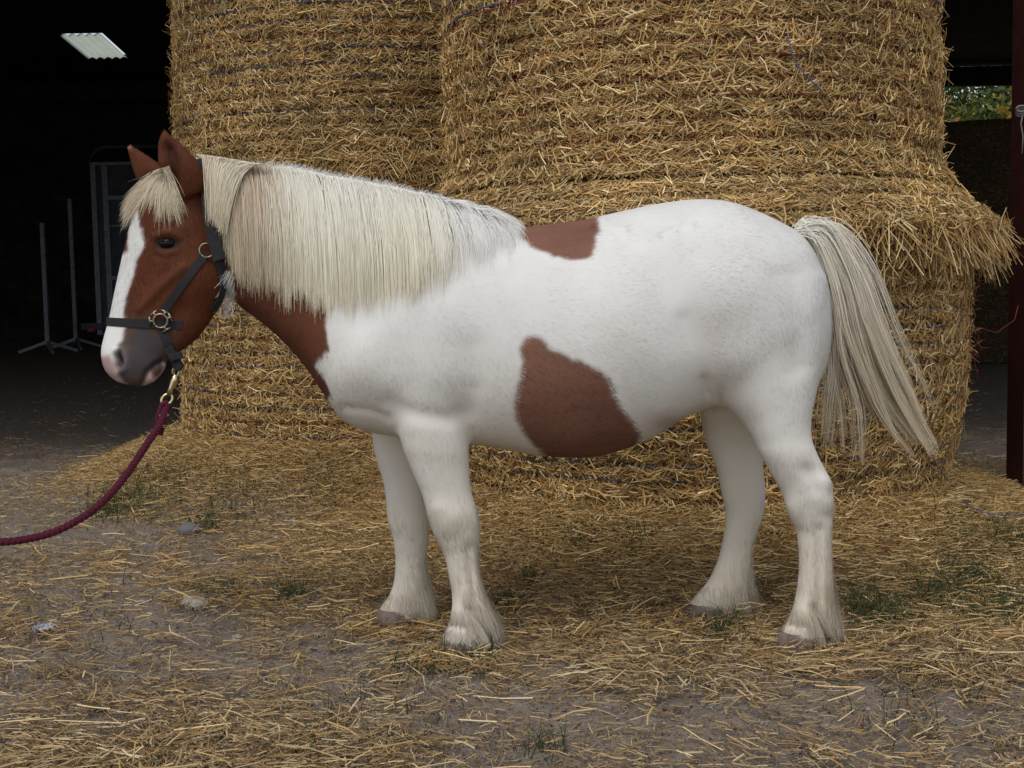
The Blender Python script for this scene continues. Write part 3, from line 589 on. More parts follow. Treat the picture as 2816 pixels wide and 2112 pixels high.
dis([(1290, 1668), (1318, 1715), (1338, 1752), (1330, 1800)], 11, -.015); dis([(2238, 1668), (2256, 1712), (2268, 1750), (2262, 1800)], 11, -.015); dis([(1120, 1625), (1142, 1665), (1150, 1715)], 10, -.012); dis([(1998, 1610), (2012, 1655), (2014, 1705)], 10, -.012)
dis([(1262, 1684)], 24, .006); dis([(2206, 1684)], 24, .006); dis([(1240, 1755), (1290, 1760)], 24, .002); dis([(2160, 1750), (2215, 1755)], 24, .002); dis([(1222, 1718), (1275, 1722)], 9, -.004); dis([(2145, 1715), (2210, 1720)], 9, -.004)
# head
dis([(556, 770)], 62, .012); dis([(505, 735), (440, 790), (385, 850)], 12, .007); dis([(500, 850), (450, 905)], 26, -.006)
dis([(490, 598)], 22, -.010); dis([(446, 669), (470, 669)], 18, -.009); dis([(428, 650), (446, 640), (474, 638), (492, 652)], 8, .006)
dis([(430, 688), (455, 698), (482, 690)], 6, .006); dis([(420, 700), (400, 780)], 20, -.005)
dis([(318, 966), (336, 962), (348, 985), (343, 1012), (328, 1024)], 8, .010); dis([(322, 976), (329, 998)], 9, -.034)
dis([(392, 1058), (405, 1025), (428, 1000), (446, 992)], 6, -.014); dis([(420, 1045)], 14, .006); dis([(385, 960)], 34, .006)
dis([(474, 510), (474, 450), (462, 410)], 19, -.026, nl)
co = co + N_ * D_[:, None]
for it in range(3): co = lap(co, np.where(headm, .5, 1), .5)
setco(me, co); N_ = normals(me)
# fine surface unevenness of muscle and skin
co = co + N_ * (wob(co, .06, 77) * .0022 + wob(co, .03, 78) * .0008 * ~headm)[:, None]; setco(me, co); N_ = normals(me); px = proj(co)

WHITE = np.array((.82, .805, .77)); BROWN = np.array((.135, .048, .025)); PATCH = np.array((.235, .112, .077)); HEADB = np.array((.115, .034, .014))
GREY = np.array((.060, .050, .052)); PINK = np.array((.44, .31, .29)); DIRTY = np.array((.69, .61, .49))
B_NECK = [(200, 300), (560, 340), (757, 430), (800, 600), (870, 760), (902, 838), (893, 883), (906, 960), (880, 985), (866, 1008), (892, 1040), (912, 1085), (880, 1120), (600, 1000), (560, 1120), (200, 1120)]
B_WITH = [(u * 1.273, v * 1.273) for u, v in [(1105, 470), (1112, 492), (1125, 512), (1150, 535), (1190, 552), (1225, 560), (1265, 562), (1280, 556), (1286, 530), (1293, 500), (1292, 470)]]
B_BELLY = [(u * 1.273, v * 1.273) for u, v in [(1121, 752), (1130, 735), (1148, 724), (1168, 730), (1190, 755), (1220, 770), (1255, 780), (1290, 800), (1312, 818), (1328, 860), (1350, 895), (1366, 915), (1380, 942), (1372, 965), (1345, 985), (1300, 1010), (1230, 1010), (1170, 980), (1135, 945), (1116, 905), (1110, 870), (1122, 820), (1130, 785)]]
BLAZE = [(362, 540), (379, 577), (388, 626), (398, 669), (379, 712), (366, 761), (346, 815), (339, 853), (346, 897), (341, 930), (318, 960), (322, 1000), (250, 1000), (250, 720), (352, 690), (352, 640), (340, 560)]
TUFT = [(620, 735), (634, 775), (650, 820), (645, 850), (612, 872), (592, 858), (612, 825)]
GREYP = [(318, 960), (330, 925), (350, 905), (395, 898), (432, 915), (448, 960), (452, 1000), (425, 1012), (405, 1026), (385, 1055), (340, 1048), (322, 1010)]
PINKP = [(262, 985), (300, 975), (322, 1010), (338, 1050), (390, 1075), (260, 1075)]
LIPP = [(392, 1070), (398, 1034), (412, 1014), (422, 1040), (440, 1030), (450, 1000), (475, 1010), (440, 1070)]
def coat(p, X, jit=3.):
    """coat colour for projected points p / world points X"""
    n = len(p); q = p + np.stack([wob(p, 14, 91) * jit + wob(p, 5, 93) * jit * .6, wob(p, 13, 92) * jit + wob(p, 5, 94) * jit * .6], 1) + rng.normal(size=(n, 2)) * jit * .35
    c = np.tile(WHITE, (n, 1))
    low = sst(p[:, 1], 1180, 1700)[:, None] * (.60 + .15 * np.clip(wob(X, .05, 95), -1, 1))[:, None]; c = c * (1 - low) + DIRTY * low
    st = np.clip(wob(X, .11, 96) - .35, 0, 1)[:, None] * .35 * sst(p[:, 1], 700, 1100)[:, None]; c = c * (1 - st) + np.array((.58, .52, .43)) * st
    wm = (sst(p[:, 1], 820, 1250) * (.45 + .35 * np.clip(wob(X, .09, 87), -1, 1)))[:, None]; c = c * (1 - wm) + c * np.array((.97, .92, .82)) * wm  # warm tint towards belly and legs paints in light bounced off the ground
    for a_, b2_, ra, rb, kk in ((1835, 1165, 60, 34, .55), (1700, 930, 60, 60, .10), (1960, 930, 70, 90, .14), (1990, 700, 60, 40, .07)):
        sp2 = (np.exp(-((p[:, 0] - a_) / ra) ** 2 - ((p[:, 1] - b2_) / rb) ** 2) * kk)[:, None]; c = c * (1 - sp2) + np.array((.34, .20, .12)) * sp2
    m_ = inpoly(q, B_NECK); hf = (1 - sst(p[:, 0], 560, 700))[:, None]; cn = BROWN * (1 - hf) + HEADB * hf
    c = np.where(m_[:, None], cn, c)
    for pl in (B_WITH, B_BELLY): c = np.where(inpoly(q, pl)[:, None], PATCH, c)
    mixh = (1 + .14 * wob(X, .05, 41) + .10 * wob(X * np.array((.5, 1, 1)), .015, 42))[:, None]; br = (c[:, :1] > c[:, 2:] * 1.8); c = np.where(br, c * mixh, c)
    rim = (dseg(q, B_BELLY + B_BELLY[:1]) < 5) ; c[rim] = c[rim] * .8
    c = np.where(inpoly(q, TUFT)[:, None], WHITE * .8, c); c = np.where(inpoly(q, BLAZE)[:, None], WHITE, c)
    s = .35
    qs = p + (q - p) * s
    # soft dark surround of muzzle
    g = np.clip(1 - dseg(qs, [(385, 960), (350, 1010), (420, 985)]) / 110, 0, 1)[:, None] ** .7 * m_[:, None] * (~inpoly(q, BLAZE))[:, None] * (p[:, 0] < 490)[:, None]
    c = c * (1 - g) + np.array((.09, .07, .055)) * g
    gg = (inpoly(qs, GREYP) & (dseg(qs, [(350, 1010), (400, 985), (425, 985), (400, 940)]) + 14 * wob(X, .02, 98) < 42))[:, None]; c = np.where(gg, GREY, c); c = np.where(inpoly(qs, PINKP)[:, None], PINK, c); c = np.where(inpoly(qs, LIPP)[:, None], PINK * 1.05, c)
    rimn = np.exp(-(np.abs(dseg(p, [(323, 972), (331, 1000)]) - 17) / 7) ** 2)[:, None] * (p[:, 0] > 322)[:, None]; c = c * (1 - rimn) + np.array((.16, .13, .13)) * rimn
    nr = np.exp(-(dseg(p, [(322, 975), (328, 998)]) / 9) ** 2)[:, None]; c = c * (1 - nr) + np.array((.05, .022, .02)) * nr
    mo = np.exp(-(dseg(p, [(393, 1050), (404, 1026), (424, 1004), (446, 993)]) / 3.5) ** 2)[:, None] * .85; c = c * (1 - mo) + np.array((.03, .02, .02)) * mo  # dark lip edge, also painting in the shade of the mouth crease
    sp_ = np.zeros(len(p))
    for a_, b2_ in ((1342, 1728), (1130, 1700), (2250, 1755), (2020, 1690)): sp_ = np.maximum(sp_, np.exp(-((p[:, 0] - a_) / 30) ** 2 - ((p[:, 1] - b2_) / 34) ** 2))
    sp_ = (sp_ * .22)[:, None]; c = c * (1 - sp_) + np.array((.30, .25, .23)) * sp_  # greyish skin patches that also paint shade into the fetlock creases
    ey = np.exp(-(dseg(p, [(438, 670), (478, 668)]) / 19) ** 4)[:, None]; c = c * (1 - ey) + np.array((.03, .016, .012)) * ey
    ea = (np.exp(-(dseg(p, [(475, 500), (474, 440), (462, 405)]) / 24) ** 2) * (X[:, 1] < 3.8))[:, None] * .8; c = c * (1 - ea) + np.array((.05, .016, .008)) * ea
    ar = ((p[:, 0] < 364) & (p[:, 1] < 408))[:, None]; c = np.where(ar, np.array((.45, .22, .16)), c)
    return c
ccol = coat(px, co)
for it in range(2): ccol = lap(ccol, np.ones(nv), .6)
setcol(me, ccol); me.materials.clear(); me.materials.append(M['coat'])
horse = empty('horse', (float(P(1600, 1400, YC)[0]), YC, 0), 'brown and white piebald pony with a cream mane, standing side on before the bales', 'horse')
me.transform(Matrix.Translation(-horse.location)); body = bpy.data.objects.new('body', me); COL.objects.link(body); body.parent = horse
me.polygons.foreach_set('use_smooth', [True] * len(me.polygons))

# triangles for sampling and a BVH in world space
me.calc_loop_triangles(); tri = np.empty(len(me.loop_triangles) * 3, np.int32); me.loop_triangles.foreach_get('vertices', tri); tri = tri.reshape(-1, 3)
bvh = BVHTree.FromPolygons([tuple(c) for c in co], [tuple(t) for t in tri.tolist()])
ta = np.linalg.norm(np.cross(co[tri[:, 1]] - co[tri[:, 0]], co[tri[:, 2]] - co[tri[:, 0]]), axis=1) / 2
def sample(n, wt):
    wt = wt * ta; k = rng.choice(len(tri), n, p=wt / wt.sum()); r1 = np.sqrt(rng.uniform(size=n)); r2 = rng.uniform(size=n)
    a, b_, c = 1 - r1, r1 * (1 - r2), r1 * r2; t = tri[k]
    X = co[t[:, 0]] * a[:, None] + co[t[:, 1]] * b_[:, None] + co[t[:, 2]] * c[:, None]
    Nn = norm(N_[t[:, 0]] * a[:, None] + N_[t[:, 1]] * b_[:, None] + N_[t[:, 2]] * c[:, None]); return X, Nn
tc_ = co[tri].mean(1); tp_ = proj(tc_); tn_ = N_[tri].mean(1)
# hair flow samples: u, v, du, dv
FL = np.array([(350, 600, -.2, 1), (320, 850, -.1, 1), (450, 750, .3, 1), (560, 760, .5, 1), (400, 950, 0, 1), (500, 480, .5, .6), (470, 430, -.1, -1), (680, 700, .3, 1), (800, 880, .3, 1), (760, 500, .4, 1), (950, 900, .4, 1), (1000, 1050, .3, 1), (950, 600, .5, .8),
               (1150, 800, .7, .8), (1200, 1000, .3, 1), (1200, 1200, .1, 1), (1250, 650, 1, .4), (1400, 700, 1, .3), (1400, 900, 1, .6), (1500, 1100, 1, .6), (1600, 700, 1, .35), (1650, 900, 1, .5), (1700, 1100, .9, .5), (1750, 800, 1, .1), (1790, 700, .8, -.3), (1780, 900, .9, -.1), (1760, 1020, .9, .1),
               (1840, 780, .55, -.8), (1845, 880, .55, -.8), (1870, 980, .6, -.7), (1900, 830, .8, -.5), (1940, 780, 1, 0), (1970, 880, .9, .4), (1880, 680, .8, -.5), (1950, 620, 1, -.05), (2050, 700, 1, .5), (2100, 850, .9, .6), (2050, 1000, .5, .9), (2200, 900, .3, 1), (2150, 1150, .2, 1), (2230, 1350, .1, 1), (2230, 1600, .2, 1), (1280, 1600, .2, 1), (1250, 1350, .1, 1), (1120, 1500, .1, 1), (2040, 1400, .1, 1), (2000, 1600, .2, 1)])
def flow(p):
    out = np.zeros((len(p), 2)); tot = np.zeros(len(p))
    for u, v, du, dv in FL:
        l = math.hypot(du, dv); w_ = 1 / (((p[:, 0] - u) ** 2 + (p[:, 1] - v) ** 2) / 1e4 + .05) ** 2
        out[:, 0] += w_ * du / l; out[:, 1] += w_ * dv / l; tot += w_
    return norm(out)
def furmesh(name, X, Nn, L, Wd, lift, segs=2, grav=0., cols=None, spread=.18, clump=.3, base0=-.001):
    n = len(X); p = proj(X); f = flow(p); D = np.stack([f[:, 0], np.zeros(n), -f[:, 1]], 1)
    D += rng.normal(size=(n, 3)) * spread + np.stack([wob(X, .035, 33), wob(X, .035, 34), wob(X, .035, 35)], 1) * clump
    D = norm(D - Nn * (D * Nn).sum(1, keepdims=True)); D = norm(D + Nn * lift[:, None])
    k = segs + 1; Pt = np.empty((n, k, 3)); Pt[:, 0] = X + Nn * base0; d = D.copy()
    for i in range(1, k): Pt[:, i] = Pt[:, i - 1] + d * (L / segs)[:, None]; d = norm(d + np.array((0, 0, -grav)))
    T = norm(np.gradient(Pt, axis=1)); B = norm(np.cross(T, Nn[:, None, :] + 0 * T)); wv = (Wd[:, None] * np.linspace(1, .25, k)[None])[..., None]
    V = np.stack([Pt - B * wv / 2, Pt + B * wv / 2], 2).reshape(-1, 3); base = (np.arange(n) * k * 2)[:, None]
    F = np.concatenate([np.array([2 * i, 2 * i + 1, 2 * i + 3, 2 * i + 2])[None] + base for i in range(segs)])
    nn = np.repeat(norm(Nn + D * .12 + rng.normal(size=(n, 3)) * .045), k * 2, 0)
    return mesh_obj(name, V, F, M['fur'], horse, cols=np.repeat(cols, k * 2, 0), nrm=nn)
nearw = np.where(tc_[:, 1] < YC + .05, 1., .35) * np.where(tp_[:, 0] < 640, 1.8, 1.)
X, Nn = sample(300000, nearw); p = proj(X)
inner = dseg(p, [(446, 669), (470, 668)]) < 17
noz = dseg(p, [(325, 978), (330, 1005)]) < 8
X, Nn, p = X[~inner & ~noz], Nn[~inner & ~noz], p[~inner & ~noz]
hd_ = p[:, 0] < 640
Lf = np.where(hd_, .011, .019) * rng.uniform(.6, 1.3, len(X)); Lf = np.where(p[:, 1] > 1350, Lf * 1.5, Lf); Lf[(p[:, 0] < 460) & (p[:, 1] > 890)] *= .5
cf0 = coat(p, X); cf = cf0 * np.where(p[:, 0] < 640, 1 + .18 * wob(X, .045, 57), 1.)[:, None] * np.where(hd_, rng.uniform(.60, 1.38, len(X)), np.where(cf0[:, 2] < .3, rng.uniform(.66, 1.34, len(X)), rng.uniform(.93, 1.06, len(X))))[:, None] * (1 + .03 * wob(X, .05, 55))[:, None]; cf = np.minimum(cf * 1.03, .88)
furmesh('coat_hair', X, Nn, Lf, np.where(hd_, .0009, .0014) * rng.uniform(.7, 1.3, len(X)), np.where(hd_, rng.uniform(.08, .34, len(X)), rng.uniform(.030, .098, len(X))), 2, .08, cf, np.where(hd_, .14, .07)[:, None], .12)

# feathering on the lower legs
legw = sst(tp_[:, 1], 1400, 1620) * (tc_[:, 2] < .40) * np.clip(tn_[:, 0] + .35, 0, 1) * (1 + 2 * sst(tp_[:, 1], 1560, 1700))
X, Nn = sample(15000, legw); p = proj(X); low = sst(-X[:, 2], -.26, -.05)
L = (.028 + .070 * low) * rng.uniform(.6, 1.3, len(X)) * np.clip(.4 + Nn[:, 0], .4, 1.2); L = np.minimum(L, np.where(Nn[:, 0] < .3, np.maximum(X[:, 2] - .035, .006), np.maximum(X[:, 2] * .95, .01)))
cf = np.minimum(coat(p, X) * rng.uniform(.88, 1.16, (len(X), 1)) * np.array((1, .98, .93)), .85)
furmesh('leg_feather', X, Nn, L, rng.uniform(.0011, .002, len(X)), rng.uniform(.10, .45, len(X)) + rng.uniform(.1, .5, len(X)) * low, 5, .28, cf, .16, .8)
# ring of hair over each coronet
cw = ((tc_[:, 2] < .11) & (tc_[:, 2] > .03)) * 1.; X, Nn = sample(7000, cw); p = proj(X)
L = np.minimum(rng.uniform(.02, .045, len(X)), np.maximum(X[:, 2] - .030, .006)); cf = coat(p, X) * rng.uniform(.75, 1.0, (len(X), 1))
furmesh('coronet_hair', X, Nn, L, rng.uniform(.0011, .0018, len(X)), rng.uniform(.05, .3, len(X)), 4, .2, cf, .15, .4)
# mud flecks stay on the legs as a real pattern; hooves
def hoof(rows, Y):   # rows: left x, row, right x, height, half width
    m = MB(); n = 22; rings = []
    for (u1, v1, u2, z, ww) in rows:
        a = P(u1, v1, Y); b2 = P(u2, v1, Y); c = (a + b2) / 2; h = (b2[0] - a[0]) / 2
        th = np.linspace(0, 6.28319, n, endpoint=False)
        rings.append([(c[0] + h * math.cos(t), Y + ww * math.sin(t), z + (.012 * math.cos(t) if False else 0)) for t in th])
    vs = [v for r_ in rings for v in r_]; fs = []
    for i in range(len(rings) - 1):
        for k in range(n): fs.append((i * n + k, i * n + (k + 1) % n, (i + 1) * n + (k + 1) % n, (i + 1) * n + k))
    fs.append(tuple(range(n))); fs.append(tuple((len(rings) - 1) * n + k for k in range(n))); m.add(vs, fs)
    return m.build('hoof', M['hoof'], horse, smooth=True, bevel=0)
hoof([(1222, 1765, 1328, .045, .055), (1216, 1772, 1330, .032, .062), (1206, 1800, 1334, .008, .070), (1208, 1806, 1330, -.01, .070)], LN)
hoof([(1040, 1690, 1146, .045, .05), (1034, 1698, 1148, .032, .058), (1024, 1725, 1150, .008, .066), (1026, 1727, 1148, -.01, .066)], LF)
hoof([(2140, 1765, 2262, .045, .055), (2134, 1770, 2264, .032, .062), (2121, 1800, 2268, .008, .070), (2123, 1806, 2264, -.01, .070)], 3.68)
hoof([(1892, 1680, 2010, .045, .05), (1886, 1686, 2012, .032, .058), (1874, 1708, 2016, .008, .066), (1876, 1712, 2012, -.01, .066)], LF)
# eyes
def cast(u, v):
    d = ray(u, v); l = np.linalg.norm(d); h = bvh.ray_cast(Vector(CAM), Vector(d / l))
    return (None, None) if h[0] is None else (np.array(h[0]), np.array(h[1]))
def ball(c, r, name, mt, parent, sc=(1, 1, 1)):
    bm = bmesh.new(); bmesh.ops.create_uvsphere(bm, u_segments=24, v_segments=16, radius=r)
    m_ = bpy.data.meshes.new(name); bm.to_mesh(m_); bm.free(); m_.materials.append(mt); m_.polygons.foreach_set('use_smooth', [True] * len(m_.polygons))
    o = bpy.data.objects.new(name, m_); COL.objects.link(o)
    if parent: o.parent = parent; o.location = Vector([float(x) for x in c]) - parent.location
    else: o.location = Vector([float(x) for x in c])
    o.scale = sc; return o
h, hn = cast(458, 669); hn = norm(hn + np.array((-.2, -1., 0))); ball(h - hn * .0085, .0215, 'eye', M['eye'], horse, (1.22, 1, .90))
fe = h + np.array((-math.sin(R(22)), math.cos(R(22)), 0)) * .185; ball(fe, .018, 'eye', M['eye'], horse, (1.1, 1, .85))
# upper lid lashes
n = 70; uu = rng.uniform(438, 480, n); Pt = []
for u in uu:
    v = 668 - 13 * math.sqrt(max(0, 1 - ((u - 458) / 24) ** 2)); a, an = cast(u, v)
    if a is None: continue
    a = a - ray(u, v) / 4 * .004; Pt.append([a, a + np.array((-.002, -.006, .0005)), a + np.array((-.004, -.011, -.003)), a + np.array((-.005, -.014, -.008))])
v, f, c = strands(np.array(Pt), np.full(len(Pt), .0009), np.tile((.03, .015, .01), (len(Pt), 1))); mesh_obj('eyelashes', v, f, M['hair'], horse, cols=c)

# hair paths in picture space that follow the body surface
def surf_path(uv, off, Ydef, relax=3):
    pts = []; Ys = []
    for (u, v) in uv:
        h, _ = cast(u, v); Ys.append(h[1] if h is not None and h[1] < Ydef + .1 else np.nan)
    Ys = np.array(Ys)
    if np.isnan(Ys).all(): Ys[:] = Ydef
    else:
        ok = ~np.isnan(Ys); Ys = np.interp(np.arange(len(Ys)), np.arange(len(Ys))[ok], Ys[ok])
    Ys = Ys - off
    for _ in range(relax): Ys[1:-1] = (Ys[:-2] + 2 * Ys[1:-1] + Ys[2:]) / 4
    return np.array([P(u, v, y) for (u, v), y in zip(uv, Ys)])
CREST = np.array([(527, 424), (604, 438), (726, 458), (800, 462), (907, 486), (997, 500), (1088, 518), (1223, 548), (1314, 577), (1400, 622)], float)
LOWX = np.array([575, 622, 649, 712, 794, 898, 997, 1110, 1205, 1268, 1330, 1400], float); LOWY = np.array([560, 700, 765, 790, 815, 845, 835, 808, 770, 728, 692, 665], float)
def crest(u): return np.interp(u, CREST[:, 0], CREST[:, 1])
def mane():
    nl_ = 260; lu = np.sort(rng.uniform(535, 1345, nl_)); lsh = rng.normal(size=nl_) * 11; lln = rng.normal(size=nl_) * 22
    k = 13; t = np.linspace(0, 1, k); Pt = []; Cc = []; Tc = []; Wd = []
    Ntot = 6400
    for i in range(Ntot):
        l = rng.integers(nl_); ru = lu[l] + rng.normal() * 11; ru = min(max(ru, 540), 1362)
        rv = crest(ru) + rng.uniform(-4, 10)
        sh = -18 * (1 - sst(ru, 560, 900)) + 65 * sst(ru, 1120, 1380) + 35
        if ru < 660: sh = 42 + max(0, 620 - ru) * .35
        eu = lu[l] + (ru - lu[l]) * .45 + sh + lsh[l] + rng.normal() * 5
        ev = np.interp(eu, LOWX, LOWY) + lln[l] + rng.normal() * 14 - abs(rng.normal()) * 18
        if rng.uniform() < .30: ev = rv + (ev - rv) * rng.uniform(.45, .95)
        ev = max(ev, rv + 25)
        bow = 20 + 10 * rng.uniform() if ru > 620 else 4
        u_ = ru + (eu - ru) * (1 - (1 - t) ** 2.0) + rng.normal() * 2 * np.sin(t * 6); v_ = rv + (ev - rv) * t ** 1.25 - bow * .35 * np.sin(np.pi * np.minimum(t * 2.2, 1))
        off = (.004 + .017 * rng.uniform() * np.sin(np.pi * np.clip(t * .8 + .1, 0, 1)) + .010) * (1 - .5 * sst(ru, 1050, 1330))
        pts = surf_path(list(zip(u_, v_)), off, YC - .005, 3)
        Pt.append(pts); x = ru + rng.normal() * 25
        b_ = sst(x, 690, 800)
        c = (np.array((.62, .45, .32)) if rng.uniform() < .6 else np.array((.80, .70, .52))) * (1 - b_) + np.array((.95, .93, .83)) * b_
        c = c * rng.uniform(.80, 1.06); wt_ = sst(eu, 1150, 1330); tp = (np.array((.66, .55, .38)) * (1 - b_) + np.array((.88, .81, .61)) * b_) * rng.uniform(.75, 1.08)
        c = c * (1 - wt_) + np.array((.93, .92, .89)) * wt_; tp = tp * (1 - wt_) + np.array((.84, .82, .78)) * wt_
        Cc.append(c); Tc.append(tp); Wd.append(rng.uniform(.0012, .0026) * (1 - .4 * sst(ru, 1150, 1380)))
    # the blond lock that falls forward from behind the ear
    for i in range(520):
        s0 = rng.uniform(); ru = 740 - 150 * s0 + rng.normal() * 6; rv = crest(ru) - 6; eu = 582 + rng.normal() * 8 + 34 * (1 - s0); ev = rng.uniform(540, 610) + 45 * (1 - s0)
        u_ = ru + (eu - ru) * np.sqrt(t) ; v_ = rv + (ev - rv) * t ** 1.9; off = .040 + .012 * rng.uniform() + 0 * t
        Pt.append(surf_path(list(zip(u_, v_)), off, YC - .01, 4)); Cc.append(np.array((.88, .80, .62)) * rng.uniform(.85, 1.05)); Tc.append(np.array((.80, .70, .50)) * rng.uniform(.8, 1.1)); Wd.append(rng.uniform(.0012, .0022))
    for i in range(210):
        ru = rng.uniform(553, 616); rv = crest(ru) - rng.uniform(0, 6); eu = 576 + rng.normal() * 8 + (ru - 552) * .3; ev = 500 + 125 * rng.uniform()
        u_ = ru + (eu - ru) * t ** .8; v_ = rv + (ev - rv) * t ** 1.4; off = .038 + .012 * rng.uniform() + 0 * t
        Pt.append(surf_path(list(zip(u_, v_)), off, YC - .01, 4)); Cc.append(np.array((.80, .68, .50)) * rng.uniform(.75, 1.1)); Tc.append(Cc[-1]); Wd.append(rng.uniform(.0012, .0022))
    # fuzz standing on the crest
    for i in range(1500):
        ru = rng.uniform(700, 1300); rv = crest(ru) + rng.uniform(-2, 8); a = rng.normal() * .7 + .5; L = rng.uniform(8, 34) * (1 - .5 * sst(ru, 1100, 1300))
        u_ = ru + L * math.sin(a) * t; v_ = rv - L * abs(math.cos(a)) * (t - .35 * t * t); off = rng.uniform(-.03, .03)
        Pt.append(np.array([P(a_, b2, YC + off) for a_, b2 in zip(u_, v_)])); Cc.append(np.array((.82, .80, .75)) * rng.uniform(.85, 1.05)); Tc.append(Cc[-1]); Wd.append(rng.uniform(.0008, .0014))
    hairmesh('mane', np.array(Pt), np.array(Wd), np.array(Cc), np.array(Tc), (-.1, -.8, .6))
mane()
def forelock():
    k = 10; t = np.linspace(0, 1, k); Pt = []; Cc = []; Wd = []
    tips = [(340, 600), (345, 570), (358, 575), (385, 560), (412, 560), (436, 600), (440, 575), (470, 598), (492, 600), (340, 585), (338, 610)]
    for i in range(1050):
        tu, tv = tips[rng.integers(len(tips))]; s = rng.uniform(); ru = 425 + 40 * rng.uniform(); rv = 474 - (ru - 425) * .3 - 6 * rng.uniform()
        eu = tu + rng.normal() * 7; ev = tv + rng.normal() * 16
        if rng.uniform() < .3: ev -= 14; eu += 12
        mu = ru + (eu - ru) * .45 + rng.normal() * 6 ; mv = rv + (ev - rv) * .30 - 4 + rng.normal() * 4
        u_ = (1 - t) ** 2 * ru + 2 * t * (1 - t) * mu + t * t * eu; v_ = (1 - t) ** 2 * rv + 2 * t * (1 - t) * mv + t * t * ev
        off = .004 + .009 * rng.uniform() + .004 * np.sin(np.pi * t)
        Pt.append(surf_path(list(zip(u_, v_)), off, 3.80, 3)); Cc.append(np.array((.84, .72, .52)) * rng.uniform(.7, 1.08)); Wd.append(rng.uniform(.0008, .0017))
    hairmesh('forelock', np.array(Pt), np.array(Wd), np.array(Cc), np.array(Cc), (-.4, -.7, .6))
forelock()
def tail():
    k = 18; t = np.linspace(0, 1, k); Pt = []; Cc = []; Tc = []; Wd = []
    gd = [([(2195, 636), (2275, 628), (2340, 735), (2392, 890), (2470, 1080), (2560, 1240)], 3), ([(2195, 645), (2265, 655), (2330, 780), (2370, 930), (2430, 1090), (2520, 1215)], 5), ([(2200, 650), (2260, 670), (2315, 800), (2345, 930), (2400, 1070), (2450, 1190)], 5),
          ([(2205, 655), (2255, 690), (2300, 830), (2330, 960), (2370, 1080), (2400, 1180)], 2), ([(2205, 660), (2250, 710), (2285, 850), (2300, 980), (2335, 1100), (2345, 1250)], 1.2), ([(2210, 670), (2250, 740), (2275, 870), (2285, 1000), (2275, 1100), (2262, 1220)], .8), ([(2195, 640), (2275, 635), (2355, 745), (2425, 930), (2500, 1080), (2545, 1180)], 2)]
    pw = np.array([g[1] for g in gd]); pw = pw / pw.sum()
    locks = []
    for l in range(110):
        g = np.array(gd[rng.choice(len(gd), p=pw)][0], float); locks.append((g, rng.normal(size=2) * np.array((16, 14)), rng.normal() * .035, rng.uniform(.72, 1.06)))
    for i in range(2400):
        g, o2, oy, ln = locks[rng.integers(len(locks))]; n_ = len(g) - 1; tt = t * n_ * min(ln + rng.normal() * .03, 1.08); idx = np.clip(tt.astype(int), 0, n_ - 1); fr = tt - idx
        q = np.array([cr(g[max(a - 1, 0)], g[a], g[a + 1], g[min(a + 2, n_)], b_) for a, b_ in zip(idx, fr)])
        sp = (.35 + .9 * t - .45 * t ** 3)[:, None]; q = q + o2 * sp * 1.1 + rng.normal(size=2) * (3.5 + 3.5 * np.sin(np.pi * t))[:, None] + (2.5 * np.sin(t * 7 + rng.uniform(0, 6)))[:, None]
        y = YC - .02 + oy * sp[:, 0] + rng.normal() * (.006 + .008 * t) - .03 * np.sin(np.pi * t)
        if rng.uniform() < .12: q[:, 1] -= 14 * np.exp(-((t - .05) / .08) ** 2) * rng.uniform(0, 2)
        Pt.append(np.array([P(a, b_, yy) for (a, b_), yy in zip(q, y)]))
        Cc.append(np.array((.96, .93, .82)) * rng.uniform(.86, 1.0)); Tc.append(np.array((.66, .54, .36)) * rng.uniform(.6, 1.15)); Wd.append(rng.uniform(.0012, .0026))
    for i in range(900):      # short bristling hairs at the dock
        ru = rng.uniform(2195, 2290); rv = 650 - (ru - 2195) * .12 + rng.uniform(-3, 12); a = rng.uniform(-.1, 1.4); L = rng.uniform(18, 60)
        Pt.append(np.array([P(ru + L * math.cos(a) * s, rv - L * math.sin(a) * s * .6 + 14 * s * s, YC - .03 + rng.normal() * .0) for s in t])); Cc.append(np.array((.90, .89, .85)) * rng.uniform(.88, 1.05)); Tc.append(Cc[-1]); Wd.append(rng.uniform(.001, .0018))
    hairmesh('tail', np.array(Pt), np.array(Wd), np.array(Cc), np.array(Tc), (.25, -.8, .5))
tail()
def throat_tuft():
    t = np.linspace(0, 1, 7); Pt = []; Cc = []
    for i in range(130):
        ru = rng.uniform(612, 645); rv = rng.uniform(740, 850); eu = ru - rng.uniform(0, 28) ; ev = rv + rng.uniform(15, 45)
        u_ = ru + (eu - ru) * t ** 1.5; v_ = rv + (ev - rv) * t
        Pt.append(surf_path(list(zip(u_, v_)), .006 + .006 * t, 3.80, 2)); Cc.append(np.array((.78, .74, .68)) * rng.uniform(.7, 1.1))
    hairmesh('throat_hair', np.array(Pt), rng.uniform(.0009, .0016, len(Pt)), np.array(Cc), np.array(Cc), (-.2, -.9, .3))
throat_tuft()

